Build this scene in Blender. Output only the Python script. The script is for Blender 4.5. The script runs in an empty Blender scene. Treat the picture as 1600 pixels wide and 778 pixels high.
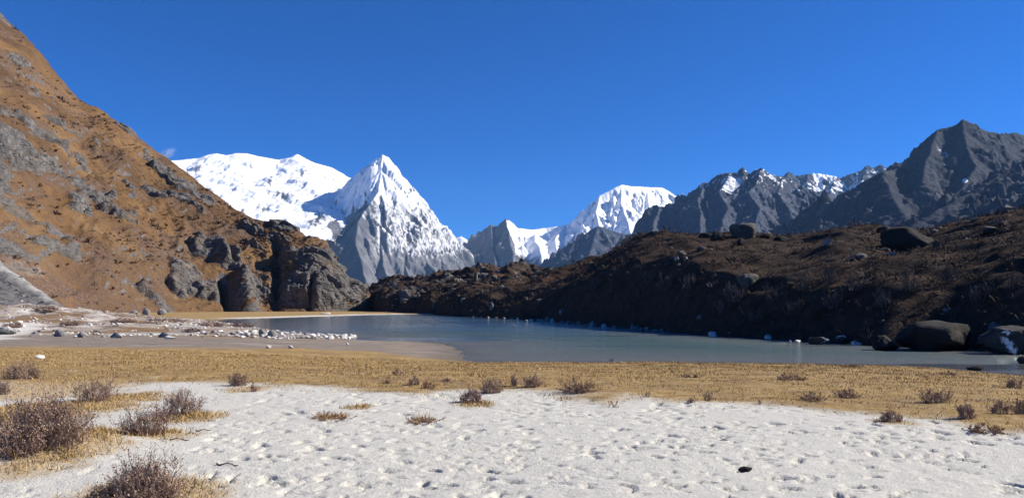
import bpy, math, random
import numpy as np
from mathutils import Vector

# ------------------------------------------------------------------ camera, sky, sun, exposure
scene = bpy.context.scene
F, CX, CY, HORIZON = 1150.0, 800.0, 389.0, 480.0      # focal length in photo pixels, centre, eye-level row
EYE = 1.6
PITCH = math.atan((HORIZON - CY) / F)
cam_data = bpy.data.cameras.new('camera')
cam_data.sensor_width = 36.0
cam_data.lens = 36.0 * F / 1600.0
cam_data.clip_start, cam_data.clip_end = 0.1, 60000.0
cam = bpy.data.objects.new('camera', cam_data)
cam.location = (0, 0, EYE)
cam.rotation_euler = (math.pi / 2 + PITCH, 0, 0)
scene.collection.objects.link(cam)
scene.camera = cam

SUN_AZ, SUN_EL = math.radians(82.0), math.radians(33.5)   # azimuth clockwise from the view direction
world = bpy.data.worlds.new('World')
scene.world = world
world.use_nodes = True
wn, wl = world.node_tree.nodes, world.node_tree.links
wn.clear()
w_out = wn.new('ShaderNodeOutputWorld')
w_bg = wn.new('ShaderNodeBackground')
w_sky = wn.new('ShaderNodeTexSky')
w_sky.sky_type = 'NISHITA'
w_sky.sun_disc = False
w_sky.sun_elevation = SUN_EL
w_sky.sun_rotation = SUN_AZ
w_sky.altitude = 4200.0
w_sky.air_density = 1.0
w_sky.dust_density = 0.0
w_sky.ozone_density = 10.0
w_bg.inputs['Strength'].default_value = 0.085
w_sat = wn.new('ShaderNodeHueSaturation')                # the phone's vivid colour rendering of a clear high-altitude sky
w_sat.inputs['Saturation'].default_value = 1.18
w_sat.inputs['Hue'].default_value = 0.508
wl.new(w_sky.outputs[0], w_sat.inputs['Color'])
wl.new(w_sat.outputs[0], w_bg.inputs['Color'])
wl.new(w_bg.outputs[0], w_out.inputs['Surface'])

sun_data = bpy.data.lights.new('sun', 'SUN')
sun_data.energy = 5.0
sun_data.angle = math.radians(0.53)
sun_data.color = (1.0, 0.93, 0.82)
sun = bpy.data.objects.new('sun', sun_data)
sun_vec = Vector((math.sin(SUN_AZ) * math.cos(SUN_EL), math.cos(SUN_AZ) * math.cos(SUN_EL), math.sin(SUN_EL)))
sun.rotation_euler = sun_vec.to_track_quat('Z', 'Y').to_euler()
scene.collection.objects.link(sun)

scene.view_settings.view_transform = 'Standard'
scene.view_settings.look = 'None'
scene.view_settings.gamma = 1.0
scene.view_settings.use_curve_mapping = False
scene.view_settings.exposure = 0.85
scene.cycles.use_denoising = True
scene.cycles.max_bounces = 6
scene.cycles.transparent_max_bounces = 8
scene.cycles.volume_bounces = 0

# ------------------------------------------------------------------ maths helpers
SP, CP = math.sin(PITCH), math.cos(PITCH)

def ray(px, py):
    a, b = (px - CX) / F, (CY - py) / F
    return a, CP - b * SP, SP + b * CP

def W(px, py, depth):
    """world point seen at photo pixel (px, py) that lies `depth` metres ahead"""
    x, y, z = ray(px, py)
    k = depth / y
    return np.array([x * k, depth, EYE + z * k])

def Wz(px, py, z):
    """world point seen at photo pixel (px, py) at height z"""
    x, y, dz = ray(px, py)
    k = (z - EYE) / dz
    return np.array([x * k, y * k, z])

def project(p):
    d = p - np.array([0, 0, EYE])
    f = d[..., 1] * CP + d[..., 2] * SP
    u = -d[..., 1] * SP + d[..., 2] * CP
    return CX + F * d[..., 0] / f, CY - F * u / f, f

_G = np.random.RandomState(7).normal(size=(256, 3))
_G /= np.linalg.norm(_G, axis=1)[:, None]

def noise(x, y, z=0.0, seed=0):
    x, y, z = np.broadcast_arrays(np.asarray(x, float), np.asarray(y, float), np.asarray(z, float))
    xi, yi, zi = np.floor(x), np.floor(y), np.floor(z)
    fx, fy, fz = x - xi, y - yi, z - zi
    xi, yi, zi = xi.astype(np.int64), yi.astype(np.int64), zi.astype(np.int64)
    u, v, w = (t * t * t * (t * (t * 6 - 15) + 10) for t in (fx, fy, fz))
    def corner(i, j, k):
        h = ((xi + i) * 374761393 + (yi + j) * 668265263 + (zi + k) * 2147483647 + seed * 974711) & 0xFFFFFFFF
        h = ((h ^ (h >> 13)) * 1274126177) & 0xFFFFFFFF
        g = _G[(h ^ (h >> 16)) & 255]
        return g[..., 0] * (fx - i) + g[..., 1] * (fy - j) + g[..., 2] * (fz - k)
    def mix(a, b, t): return a + (b - a) * t
    flat = bool(np.all(z == 0))
    lo = mix(mix(corner(0, 0, 0), corner(1, 0, 0), u), mix(corner(0, 1, 0), corner(1, 1, 0), u), v)
    if flat: return lo * 1.6
    hi = mix(mix(corner(0, 0, 1), corner(1, 0, 1), u), mix(corner(0, 1, 1), corner(1, 1, 1), u), v)
    return mix(lo, hi, w) * 1.6

def fbm(x, y, z=0.0, octaves=4, seed=0, gain=0.5, ridged=False):
    s, a, f, tot = 0.0, 1.0, 1.0, 0.0
    for o in range(octaves):
        n = noise(np.asarray(x) * f, np.asarray(y) * f, np.asarray(z) * f, seed + o * 17)
        if ridged: n = 1.0 - 2.0 * np.abs(n)
        s = s + a * n; tot += a; a *= gain; f *= 2.03
    return s / tot

def facets(x, y, seed=0):
    """tilted angular blocks: height in about -1..1, and distance to the block edge"""
    xi, yi = np.floor(x).astype(np.int64), np.floor(y).astype(np.int64)
    f1 = np.full(np.shape(x), 9.0); f2 = np.full(np.shape(x), 9.0); val = np.zeros(np.shape(x))
    for i in (-1, 0, 1):
        for j in (-1, 0, 1):
            h = ((xi + i) * 374761393 + (yi + j) * 668265263 + seed * 974711) & 0xFFFFFFFF
            h = ((h ^ (h >> 13)) * 1274126177) & 0xFFFFFFFF; h = h ^ (h >> 16)
            dx = xi + i + (h & 255) / 255.0 - x; dy = yi + j + ((h >> 8) & 255) / 255.0 - y
            d = np.hypot(dx, dy)
            v = ((h >> 16) & 255) / 127.5 - 1 + 0.9 * dx * (((h >> 4) & 255) / 127.5 - 1) + 0.9 * dy * (((h >> 12) & 255) / 127.5 - 1)
            near = d < f1
            f2 = np.where(near, f1, np.minimum(f2, d)); val = np.where(near, v, val); f1 = np.where(near, d, f1)
    return val, f2 - f1

def sstep(a, b, x):
    t = np.clip((x - a) / (b - a), 0, 1)
    return t * t * (3 - 2 * t)

def seg_dist(x, y, pts, closed=True):
    """distance of points to a polyline, and inside flag when closed"""
    pts = np.asarray(pts, float)
    n = len(pts)
    d2 = np.full(np.shape(x), 1e18)
    inside = np.zeros(np.shape(x), bool)
    for i in range(n if closed else n - 1):
        x0, y0 = pts[i]; x1, y1 = pts[(i + 1) % n]
        dx, dy = x1 - x0, y1 - y0
        t = np.clip(((x - x0) * dx + (y - y0) * dy) / (dx * dx + dy * dy + 1e-12), 0, 1)
        d2 = np.minimum(d2, (x - x0 - t * dx) ** 2 + (y - y0 - t * dy) ** 2)
        if closed and dy != 0:
            c = ((y0 > y) != (y1 > y)) & (x < dx * (y - y0) / dy + x0)
            inside ^= c
    return np.sqrt(d2), inside

# ------------------------------------------------------------------ mesh helpers
def mesh_np(name, verts, faces, attrs=None, smooth=True, mat=None):
    verts = np.ascontiguousarray(verts, np.float32)
    faces = np.ascontiguousarray(faces, np.int32)
    k = faces.shape[1]
    m = bpy.data.meshes.new(name)
    m.vertices.add(len(verts)); m.vertices.foreach_set('co', verts.ravel())
    m.loops.add(faces.size); m.loops.foreach_set('vertex_index', faces.ravel())
    m.polygons.add(len(faces))
    m.polygons.foreach_set('loop_start', np.arange(0, faces.size, k, dtype=np.int32))
    m.polygons.foreach_set('use_smooth', np.full(len(faces), smooth))
    for an, av in (attrs or {}).items():
        at = m.attributes.new(an, 'FLOAT', 'POINT')
        at.data.foreach_set('value', np.ascontiguousarray(av, np.float32).ravel())
    m.update(calc_edges=True)
    if mat: m.materials.append(mat)
    return m

def link(name, data, parent=None, **props):
    o = bpy.data.objects.new(name, data)
    scene.collection.objects.link(o)
    o.parent = parent
    for k, v in props.items(): o[k] = v
    return o

def grid_faces(nr, nc):
    i = np.arange(nr * nc).reshape(nr, nc)
    return np.stack([i[:-1, :-1], i[:-1, 1:], i[1:, 1:], i[1:, :-1]], -1).reshape(-1, 4)

# ------------------------------------------------------------------ material helpers
class NT:
    def __init__(self, name):
        self.m = bpy.data.materials.new(name); self.m.use_nodes = True
        self.n, self.l = self.m.node_tree.nodes, self.m.node_tree.links
        self.n.clear()
        self.out = self.n.new('ShaderNodeOutputMaterial')
        self.geo = self.n.new('ShaderNodeNewGeometry')
        self.tc = self.n.new('ShaderNodeTexCoord')
    def put(self, sock, v):
        if isinstance(v, bpy.types.NodeSocket): self.l.new(v, sock)
        elif v is not None: sock.default_value = (*v, 1.0) if isinstance(v, tuple) and len(v) == 3 and sock.type == 'RGBA' else v
    def attr(self, name):
        a = self.n.new('ShaderNodeAttribute'); a.attribute_name = name; return a.outputs['Fac']
    def mapping(self, vec, scale, rot=(0, 0, 0)):
        a = self.n.new('ShaderNodeMapping'); self.put(a.inputs['Vector'], vec)
        a.inputs['Scale'].default_value = scale; a.inputs['Rotation'].default_value = rot; return a.outputs[0]
    def noise(self, vec, scale, detail=4.0, rough=0.55, dist=0.0):
        a = self.n.new('ShaderNodeTexNoise'); self.put(a.inputs['Vector'], vec)
        a.inputs['Scale'].default_value = scale; a.inputs['Detail'].default_value = detail
        a.inputs['Roughness'].default_value = rough; a.inputs['Distortion'].default_value = dist
        return a.outputs['Fac']
    def voro(self, vec, scale, feature='F1', out='Distance'):
        a = self.n.new('ShaderNodeTexVoronoi'); a.feature = feature; self.put(a.inputs['Vector'], vec)
        a.inputs['Scale'].default_value = scale; return a.outputs[out]
    def remap(self, v, a, b, c=0.0, d=1.0):
        r = self.n.new('ShaderNodeMapRange'); self.put(r.inputs[0], v)
        for i, q in enumerate((a, b, c, d)): r.inputs[i + 1].default_value = q
        return r.outputs[0]
    def math(self, op, a, b=0.0):
        r = self.n.new('ShaderNodeMath'); r.operation = op; self.put(r.inputs[0], a); self.put(r.inputs[1], b); return r.outputs[0]
    def mix(self, f, a, b, mode='MIX'):
        r = self.n.new('ShaderNodeMix'); r.data_type = 'RGBA'; r.blend_type = mode
        self.put(r.inputs[0], f); self.put(r.inputs[6], a); self.put(r.inputs[7], b); return r.outputs[2]
    def bump(self, h, strength=0.5, dist=0.05, normal=None):
        r = self.n.new('ShaderNodeBump'); self.put(r.inputs['Height'], h)
        r.inputs['Strength'].default_value = strength; r.inputs['Distance'].default_value = dist
        if normal is not None: self.l.new(normal, r.inputs['Normal'])
        return r.outputs[0]
    def bsdf(self, color, rough=0.9, normal=None, spec=0.2):
        p = self.n.new('ShaderNodeBsdfPrincipled')
        self.put(p.inputs['Base Color'], color); self.put(p.inputs['Roughness'], rough)
        self.put(p.inputs['Specular IOR Level'], spec)
        if normal is not None: self.l.new(normal, p.inputs['Normal'])
        self.l.new(p.outputs[0], self.out.inputs['Surface'])
        return p

# ------------------------------------------------------------------ LAKE OUTLINE and ground heights
ZL = -0.45
lake_px = [(2300, 640), (1900, 610), (1700, 595), (1600, 586), (1550, 583), (1500, 577), (1440, 573), (1380, 571), (1300, 569.5), (1200, 568), (1100, 567),
           (1000, 565), (900, 566.5), (800, 565), (745, 566), (722, 562), (722, 553), (716, 545), (700, 538), (660, 534.5),
           (600, 532.5), (555, 531), (548, 526.5), (500, 523), (450, 519), (410, 513), (370, 506.5), (335, 502), (360, 498.5),
           (420, 496.6), (500, 494.2), (580, 491.8), (640, 491.0), (690, 491.6), (740, 494), (800, 496.2), (870, 499.5), (960, 506.5), (1040, 515),
           (1100, 521.5), (1200, 528), (1300, 534), (1400, 541), (1500, 543.5), (1600, 551), (1800, 562), (2300, 590)]
lake_xy = [tuple(Wz(a, b, ZL)[:2]) for a, b in lake_px]
bank_px = [(-500, 531), (0, 529), (150, 528), (330, 530), (450, 531), (540, 529), (556, 526), (500, 521.5), (440, 517), (390, 509), (340, 502), (290, 498.5), (200, 497), (0, 497), (-500, 497)]
bank_xy = [tuple(Wz(a, b, -0.35)[:2]) for a, b in bank_px]

def ground_fields(x, y):
    x = np.asarray(x, float); y = np.asarray(y, float)
    wob = 0.35 * fbm(x / 2.2, y / 2.2, 0, 3, 5) * np.clip(y / 25, 0.3, 4)
    d, ins = seg_dist(x, y, lake_xy)
    sd = np.where(ins, -d, d) + wob
    near = sstep(60, 20, y)
    out = 0.04 + 0.03 * np.clip(sd, 0, 3) + (0.36 * sstep(1.0, 12.0, sd) * near + 0.22 * sstep(0, 30, sd) * (1 - near))
    dep = np.where(y < 60, np.clip(-sd, 0, 40) * 0.045, np.clip(-sd, 0, 40) * 0.09)
    h = ZL + np.where(sd > 0, out * sstep(0, 0.8, sd), -np.minimum(dep, 1.6))
    bd, bi = seg_dist(x, y, bank_xy)
    bs = np.where(bi, bd, -bd)
    pxx = CX + F * x / np.maximum(y, 1)
    bank = sstep(-1.0, 9.0, bs + 1.5 * fbm(x / 4, y / 4, 0, 2, 9)) * bi
    h = h + bank * (0.35 + 1.9 * sstep(360, -60, pxx) * sstep(45, 80, y)) * (0.8 + 0.9 * fbm(x / 7, y / 7, 0, 4, 31))
    # gentle dune swell in the sand
    h = h + 0.05 * fbm(x / 3.5, y / 3.5, 0, 3, 2) * sstep(22, 10, y) * sstep(0, 3, sd)
    # small hummock of sand and grass under the big shrub
    h = h + 0.18 * np.exp(-(((x + 5.4) / 1.3) ** 2 + ((y - 8.2) / 1.0) ** 2))
    far = np.hypot(x, y)
    h = h + sstep(420, 1200, far) * 2.0
    return h, sd, bs, pxx

def ground_h(x, y):
    j = min(np.searchsorted(gy, y), len(gy) - 1); i = min(max(np.searchsorted(gu, x / (y + 3.0)), 0), len(gu) - 1)
    return H[j, i]

def on_ground(px, py):
    z = -0.2
    for _ in range(6):
        p = Wz(px, min(py, 5000), z); z = 0.5 * z + 0.5 * ground_h(p[0], p[1])
    return np.array([p[0], p[1], ground_h(p[0], p[1])])

# sand / grass limit in the photo (row at which the sand starts, by column)
edge_px = np.array([-600, -200, 0, 100, 200, 260, 330, 380, 430, 520, 600, 660, 720, 800, 860, 940, 1010, 1100, 1180, 1260, 1330, 1400, 1450, 1500, 1540, 1600, 1750, 2200])
edge_py = np.array([600, 598, 600, 604, 600, 597, 599, 603, 606, 607, 612, 616, 614, 611, 616, 628, 622, 629, 632, 637, 645, 646, 651, 664, 676, 684, 700, 740.])
edge_w = np.array([Wz(a, b, -0.05)[1] for a, b in zip(edge_px, edge_py)])

# ------------------------------------------------------------------ GROUND sheet
def axis(fine0, fine1, step, ends, grow):
    a = list(np.arange(fine0, fine1 + 1e-6, step))
    s = step
    while a[-1] < ends[1]:
        s *= grow; a.append(a[-1] + s)
    s = step; b = []
    c = fine0
    while c > ends[0]:
        s *= grow; c -= s; b.append(c)
    return np.array(b[::-1] + a)

gu = np.arange(-0.78, 0.7801, 0.0029)
tail = 0.78 + np.cumsum(0.0029 * 1.16 ** np.arange(1, 46))
gu = np.concatenate([-tail[::-1], gu, tail])
gy = [-2.0]
while gy[-1] < 11000:
    y_ = gy[-1]
    gy.append(y_ + (0.12 if y_ < 5.0 else 0.026 + 0.0040 * (y_ - 5) if y_ < 15 else 0.075 * (y_ / 15) ** 1.75 if y_ < 300 else 0.09 * y_))
gy = np.array(gy)
X, Y = gu[None, :] * (gy[:, None] + 3.0), gy[:, None] * np.ones((1, len(gu)))
H, SD, BS, PXX = ground_fields(X, Y)
edge_dist = np.interp(PXX, edge_px, edge_w)
sand_edge = edge_dist - Y + 1.3 * fbm(X / 1.6, Y / 1.6, 0, 4, 12) + 0.5 * fbm(X / .35, Y / .35, 0, 3, 13)   # > 0 : sand
m_sand = sstep(0.0, 1.15, sand_edge)
# foot prints
rng = np.random.RandomState(3)
D = np.zeros_like(H)
foot = []
for k in range(64):                                    # walking lines: left-right pairs of prints
    x, y = rng.uniform(-9, 9.5), rng.uniform(4.5, 14)
    a = rng.choice([0.35, 2.8, 1.2, -0.5]) + rng.normal(0, 0.35)
    for s in range(rng.randint(6, 20)):
        side = 0.11 * (1 if s % 2 else -1)
        foot.append((x - math.sin(a) * side, y + math.cos(a) * side, a + rng.normal(0, 0.18), rng.uniform(.10, .14), rng.uniform(.042, .056), rng.uniform(0.035, 0.075)))
        st = rng.uniform(0.5, 0.72); a += rng.normal(0, 0.06)
        x += math.cos(a) * st; y += math.sin(a) * st
for k in range(5600):                                  # trampled, older, half filled
    foot.append((rng.uniform(-9.5, 9.6), 5.2 + 9.2 * rng.uniform() , rng.normal(0.5, 0.9), rng.uniform(.025, .13), rng.uniform(.018, .05), rng.uniform(0.008, 0.042)))
fpx = np.array([q[:2] for q in foot]); fden = fbm(fpx[:, 0] / 1.5, fpx[:, 1] / 1.1, 0, 3, 47) + rng.normal(0, .16, len(foot))
for (fx, fy, a, L, wd, dp), dn in zip(foot, fden):
    if dn < -.12: continue
    dp *= .7 + 1.1 * max(dn + .1, 0)
    R = L * 2.0
    b0, b1 = np.searchsorted(gy, fy - R), np.searchsorted(gy, fy + R)
    ks = (fy - R + 3.0, fy + R + 3.0)
    a0, a1 = np.searchsorted(gu, min((fx - R) / q for q in ks)), np.searchsorted(gu, max((fx + R) / q for q in ks))
    if a1 - a0 < 3 or b1 - b0 < 3: continue
    lx, ly = X[b0:b1, a0:a1] - fx, Y[b0:b1, a0:a1] - fy
    u = (lx * math.cos(a) + ly * math.sin(a)) / L; v = (-lx * math.sin(a) + ly * math.cos(a)) / wd
    v = v / (1.0 + 0.22 * np.sin(u * 2.2 + .5))
    r = np.sqrt(u * u + v * v)
    D[b0:b1, a0:a1] = np.minimum(D[b0:b1, a0:a1], 0) - dp * sstep(1.10, 0.74, r) + 0.34 * dp * np.exp(-((r - 1.22) / 0.18) ** 2)
fine = fbm(X / .16, Y / .11, 0, 3, 40)
quiet = 0.35 + 0.65 * sstep(-5.5, -2.0, X + 0.6 * fbm(X / 2, Y / 2, 0, 2, 77))
H = H + (np.clip(D, -0.09, 0.03) * quiet + 0.012 * fine * quiet + 0.012 * fbm(X / .5, Y / .34, 0, 2, 41)) * m_sand * (Y < 16)
turf = (1 - m_sand) * sstep(-0.2, 0.5, SD)
H = H + turf * (Y < 40) * (0.03 * fbm(X / 1.1, Y / .35, 0, 4, 21) + 0.05 * fbm(X / 2.4, Y / 1.3, 0, 3, 22))
# material masks
pyy = HORIZON + (EYE + 0.3) * F / np.maximum(Y, 1)
mudline = np.interp(PXX, [-400, 0, 120, 250, 400, 560, 700, 760, 900, 2000], [561, 559, 556, 560, 556, 553, 561, 567, 568, 500])
mudy = (EYE + 0.42) * F / (mudline - HORIZON)
mud = sstep(-0.8, 0.8, Y - mudy + 1.6 * fbm(X / 3, Y / 3, 0, 3, 15)) * (1 - sstep(-1.5, 1.5, BS)) * (SD > -2) * sstep(130, 95, Y) * (PXX < 780)
mud = np.maximum(mud, sstep(0.55, 0.05, SD) * (Y < 60))
bankm = sstep(-0.6, 1.2, BS + 1.2 * fbm(X / 2.5, Y / 2.5, 0, 3, 18))
farsand = sstep(120, 140, Y) * sstep(6, 1.5, SD + 2 * fbm(X / 12, Y / 12, 0, 2, 4)) 
pathm = sstep(0.9, 0.3, np.abs((X + 30) * 0.62 + (Y - 42) * 0.30 + 1.5 * fbm(X / 6, Y / 6, 0, 2, 50)) / 1.6) * (PXX < 180) * (Y > 30) * (Y < 55)
white = np.clip(np.maximum(farsand, pathm * 0.8), 0, 1)
straw = np.zeros_like(H)                              # dry grass skirts among the shrubs on the sand, filled below
skirts_px = [(85, 708, 1.15), (60, 735, .6), (150, 640, .8), (235, 690, .6), (290, 655, .65), (220, 782, .8), (290, 784, .45), (40, 612, 2.2), (20, 650, 1.6), (740, 634, .45), (520, 656, .32), (662, 661, .25), (1400, 664, .4), (190, 625, 1.0), (385, 611, .6), (560, 640, .3)]
for (a, b, r) in skirts_px:
    p = Wz(a, b, 0.0)
    dd = np.hypot((X - p[0]), (Y - p[1]) * 0.8) / r + 0.45 * fbm(X / .5, Y / .5, 0, 3, 61)
    straw = np.maximum(straw, sstep(1.0, 0.45, dd))
straw *= (Y < 17)
ground_attrs = dict(sand=m_sand, mud=mud, bank=bankm, white=white, straw=straw, wet=sstep(0.15, -0.4, SD), damp=np.exp(-(np.clip(SD, -2, 99) / 1.1) ** 2) * (Y < 130), deep=np.clip(-SD / 14, 0, 1))
V = np.stack([X, Y, H], -1).reshape(-1, 3)

g = NT('ground_sand_turf')
P = g.geo.outputs['Position']
n_big = g.noise(P, 0.6, 5); n_mid = g.noise(P, 4.0, 5, 0.6); n_fine = g.noise(P, 40.0, 4, 0.65); n_grit = g.noise(P, 220.0, 2, 0.6)
sandc = g.mix(n_mid, (0.56, 0.54, 0.47), (0.675, 0.655, 0.58))
sandc = g.mix(g.remap(n_grit, .35, .7), sandc, (0.45, 0.435, 0.39))
sandc = g.mix(g.remap(n_grit, .62, .72, 0, .8), sandc, (0.66, 0.65, 0.62))
stretch = g.noise(g.mapping(P, (0.8, 2.6, 1.0)), 1.2, 6, 0.65)
turfc = g.mix(g.remap(stretch, .3, .7), (0.20, 0.125, 0.05), (0.40, 0.27, 0.105))
turfc = g.mix(g.remap(n_mid, .45, .75), turfc, (0.44, 0.33, 0.17))
turfc = g.mix(g.remap(n_fine, .5, .8, 0, .7), turfc, (0.14, 0.09, 0.05))
turfc = g.mix(g.remap(n_big, .5, .68, 0, .65), turfc, (0.22, 0.15, 0.09))
turfc = g.mix(g.remap(g.noise(g.mapping(P, (.5, 1.8, 1)), 1.1, 5, .65), .55, .72, 0, .75), turfc, (0.15, 0.10, 0.055))
strawc = g.mix(n_fine, (0.30, 0.20, 0.09), (0.48, 0.36, 0.2))
mudc = g.mix(g.remap(stretch, .3, .7), (0.165, 0.132, 0.105), (0.315, 0.268, 0.215))
mudc = g.mix(g.remap(n_fine, .5, .72), mudc, (0.13, 0.10, 0.085))
mudc = g.mix(g.remap(g.noise(g.mapping(P, (.25, 1.2, 1)), .9, 6, .7), .56, .7, 0, .8), mudc, (0.42, 0.385, 0.34))
mudc = g.mix(g.remap(g.noise(g.mapping(P, (.3, 1.5, 1)), .5, 5, .6), .55, .68, 0, .7), mudc, (0.15, 0.12, 0.11))
bankc = g.mix(g.remap(n_mid, .35, .65), (0.24, 0.19, 0.15), (0.42, 0.38, 0.34))
n_wide = g.noise(P, 0.16, 6, .65)
bankc = g.mix(g.remap(n_wide, .50, .58), bankc, (0.21, 0.135, 0.07))
bankc = g.mix(g.remap(n_wide, .46, .38), bankc, (0.56, 0.53, 0.48))
bankc = g.mix(g.remap(n_big, .5, .66, 0, .8), bankc, (0.13, 0.09, 0.065))
whitec = g.mix(n_fine, (0.50, 0.47, 0.41), (0.62, 0.60, 0.55))
bedc = g.mix(g.attr('deep'), (0.32, 0.28, 0.235), (0.06, 0.10, 0.095))
c = g.mix(g.attr('sand'), turfc, sandc)
c = g.mix(g.attr('mud'), c, mudc)
c = g.mix(g.attr('bank'), c, bankc)
c = g.mix(g.attr('white'), c, whitec)
c = g.mix(g.math('MULTIPLY', g.attr('straw'), g.remap(n_fine, .25, .6, .25, 1)), c, strawc)
c = g.mix(g.attr('wet'), c, bedc)
c = g.mix(g.math('MULTIPLY', g.attr('damp'), g.remap(n_mid, .3, .6, .4, .9)), c, (0.11, 0.092, 0.078))
n_pit = g.noise(P, 22.0, 5, .7)
hgt = g.math('ADD', g.math('ADD', n_fine, g.math('MULTIPLY', n_pit, 1.3)), g.math('MULTIPLY', n_grit, 0.35))
c = g.mix(g.math('MULTIPLY', g.remap(g.noise(P, 55.0, 2, .5), .70, .76), g.attr('sand')), c, (0.22, 0.19, 0.15))
g.bsdf(c, 0.95, g.bump(hgt, 0.65, 0.026), 0.1)
link('ground', mesh_np('ground', V, grid_faces(len(gy), len(gu)), ground_attrs, True, g.m), kind='structure')

# ------------------------------------------------------------------ LAKE surface
wm = NT('lake_water')
P = wm.geo.outputs['Position']
r1 = wm.noise(wm.mapping(P, (0.35, 1.3, 1.0), (0, 0, 0.12)), 1.1, 4, 0.55, 0.5)
r2 = wm.noise(wm.mapping(P, (1.0, 2.2, 1.0), (0, 0, -0.2)), 7.0, 2, 0.5)
calm = wm.remap(wm.noise(wm.mapping(P, (0.022, 0.22, 1.0), (0, 0, .05)), 1.0, 7, 0.68), .40, .58)
sepx = wm.n.new('ShaderNodeSeparateXYZ'); wm.l.new(P, sepx.inputs[0])
ruf = wm.remap(wm.math('ADD', sepx.outputs[1], wm.math('MULTIPLY', wm.math('SUBTRACT', wm.noise(wm.mapping(P, (.03, .06, 1)), 1.0, 3), .5), 60)), 44, 72, 1.0, .10)
bh = wm.math('MULTIPLY', wm.math('ADD', r1, wm.math('MULTIPLY', r2, 0.25)), wm.math('MULTIPLY', wm.math('ADD', wm.math('MULTIPLY', calm, 1.15), 0.10), ruf))
nb = wm.bump(bh, 1.0, 0.45)
gl = wm.n.new('ShaderNodeBsdfGlossy'); gl.inputs['Roughness'].default_value = 0.06; wm.l.new(nb, gl.inputs['Normal'])
gl.inputs['Color'].default_value = (0.95, 0.97, 1, 1)
tr = wm.n.new('ShaderNodeBsdfTransparent'); tr.inputs['Color'].default_value = (0.86, 0.90, 0.88, 1)
df = wm.n.new('ShaderNodeBsdfDiffuse')
wm.l.new(wm.mix(wm.remap(wm.attr('deep'), .15, .9), (0.25, 0.27, 0.262), (0.105, 0.165, 0.158)), df.inputs['Color'])
mx0 = wm.n.new('ShaderNodeMixShader'); wm.l.new(wm.remap(wm.attr('deep'), 0.0, 0.8, 0.34, 0.52), mx0.inputs[0])
wm.l.new(tr.outputs[0], mx0.inputs[1]); wm.l.new(df.outputs[0], mx0.inputs[2])
fr = wm.n.new('ShaderNodeFresnel'); fr.inputs['IOR'].default_value = 1.33; wm.l.new(nb, fr.inputs['Normal'])
mx = wm.n.new('ShaderNodeMixShader'); wm.l.new(fr.outputs[0], mx.inputs[0])
wm.l.new(mx0.outputs[0], mx.inputs[1]); wm.l.new(gl.outputs[0], mx.inputs[2]); wm.l.new(mx.outputs[0], wm.out.inputs['Surface'])
lx = np.linspace(-130, 60, 150); ly = np.concatenate([np.arange(16, 70, 0.8), np.arange(70, 260, 4.0)])
LX, LY = np.meshgrid(lx, ly)
_, LSD, _, _ = ground_fields(LX, LY)
lf = grid_faces(len(ly), len(lx))
keep = (LSD.ravel()[lf] < 4).any(1)
link('lake', mesh_np('lake', np.stack([LX, LY, np.full_like(LX, ZL)], -1).reshape(-1, 3), lf[keep], dict(deep=np.clip(-LSD / 10, 0, 1)), True, wm.m), kind='structure')

# ------------------------------------------------------------------ parametric slopes (hill on the left, moraine on the right)
def resample(cols, n, smooth=True):
    """cols: list of (N,3) control curves sharing an index; returns n columns"""
    N = len(cols[0]); t = np.linspace(0, N - 1, n)
    outc = []
    for c in cols:
        c = np.asarray(c, float)
        i = np.clip(t.astype(int), 0, N - 2); f = (t - i)[:, None]
        p0 = c[np.clip(i - 1, 0, N - 1)]; p1 = c[i]; p2 = c[i + 1]; p3 = c[np.clip(i + 2, 0, N - 1)]
        m1, m2 = (p2 - p0) * .5, (p3 - p1) * .5
        lin = p1 + (p2 - p1) * f
        cat = (2*f**3 - 3*f**2 + 1)*p1 + (f**3 - 2*f**2 + f)*m1 + (-2*f**3 + 3*f**2)*p2 + (f**3 - f**2)*m2
        outc.append(cat if smooth else lin)
    return outc

def normals_grid(Pg):
    du = np.gradient(Pg, axis=1); dv = np.gradient(Pg, axis=0)
    n = np.cross(du, dv); n /= np.linalg.norm(n, axis=-1, keepdims=True) + 1e-9
    return n

# ---- hill
hill_crest = [(-230, -195, 412), (-150, -110, 408), (-60, -35, 404), (0, 24, 400), (40, 58, 396), (80, 106, 392), (120, 148, 388), (150, 168, 384), (190, 196, 378),
              (230, 231, 370), (270, 254, 364), (310, 285, 358), (350, 316, 352), (390, 338, 347), (420, 347, 343), (448, 351, 340), (470, 367, 337),
              (490, 384, 335), (510, 404, 333), (530, 425, 332), (550, 441, 333), (566, 456, 336), (582, 474, 342)]
hill_base_d = np.interp([a for a, _, _ in hill_crest], [-420, 0, 200, 300, 400, 500, 582], [110, 190, 240, 268, 288, 298, 330])
crest = [W(a, b, d) for a, b, d in hill_crest]
base = []
for (a, b, d), bd_ in zip(hill_crest, hill_base_d):
    x = (a + (14 if a < 520 else 6) - CX) / F * bd_
    base.append(np.array([x, bd_, -0.8]))
NS, NT_ = 520, 370
c_, b_ = resample([crest, base], NS)
tt = np.concatenate([np.linspace(0, 1, NT_ - 40), 1 + np.linspace(0, 1, 41)[1:] ** 1.5 * 0.5])
T = tt[:, None]; 
Pg = np.empty((NT_, NS, 3))
for j in range(NT_):
    t = tt[j]
    if t <= 1:
        s = t
        prof = s + 0.06 * math.sin(s * math.pi * 2) * 1.0
        Pg[j] = b_ + (c_ - b_) * s
        Pg[j, :, 2] = b_[:, 2] + (c_[:, 2] - b_[:, 2]) * (0.15 * s * s + 0.85 * s + 0.05 * math.sin(math.pi * s))
    else:
        q = t - 1
        Pg[j] = c_ + np.array([-40 * q, 170 * q, 0])
        Pg[j, :, 2] = c_[:, 2] * (1 - q * 1.2) - q * 6
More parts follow.
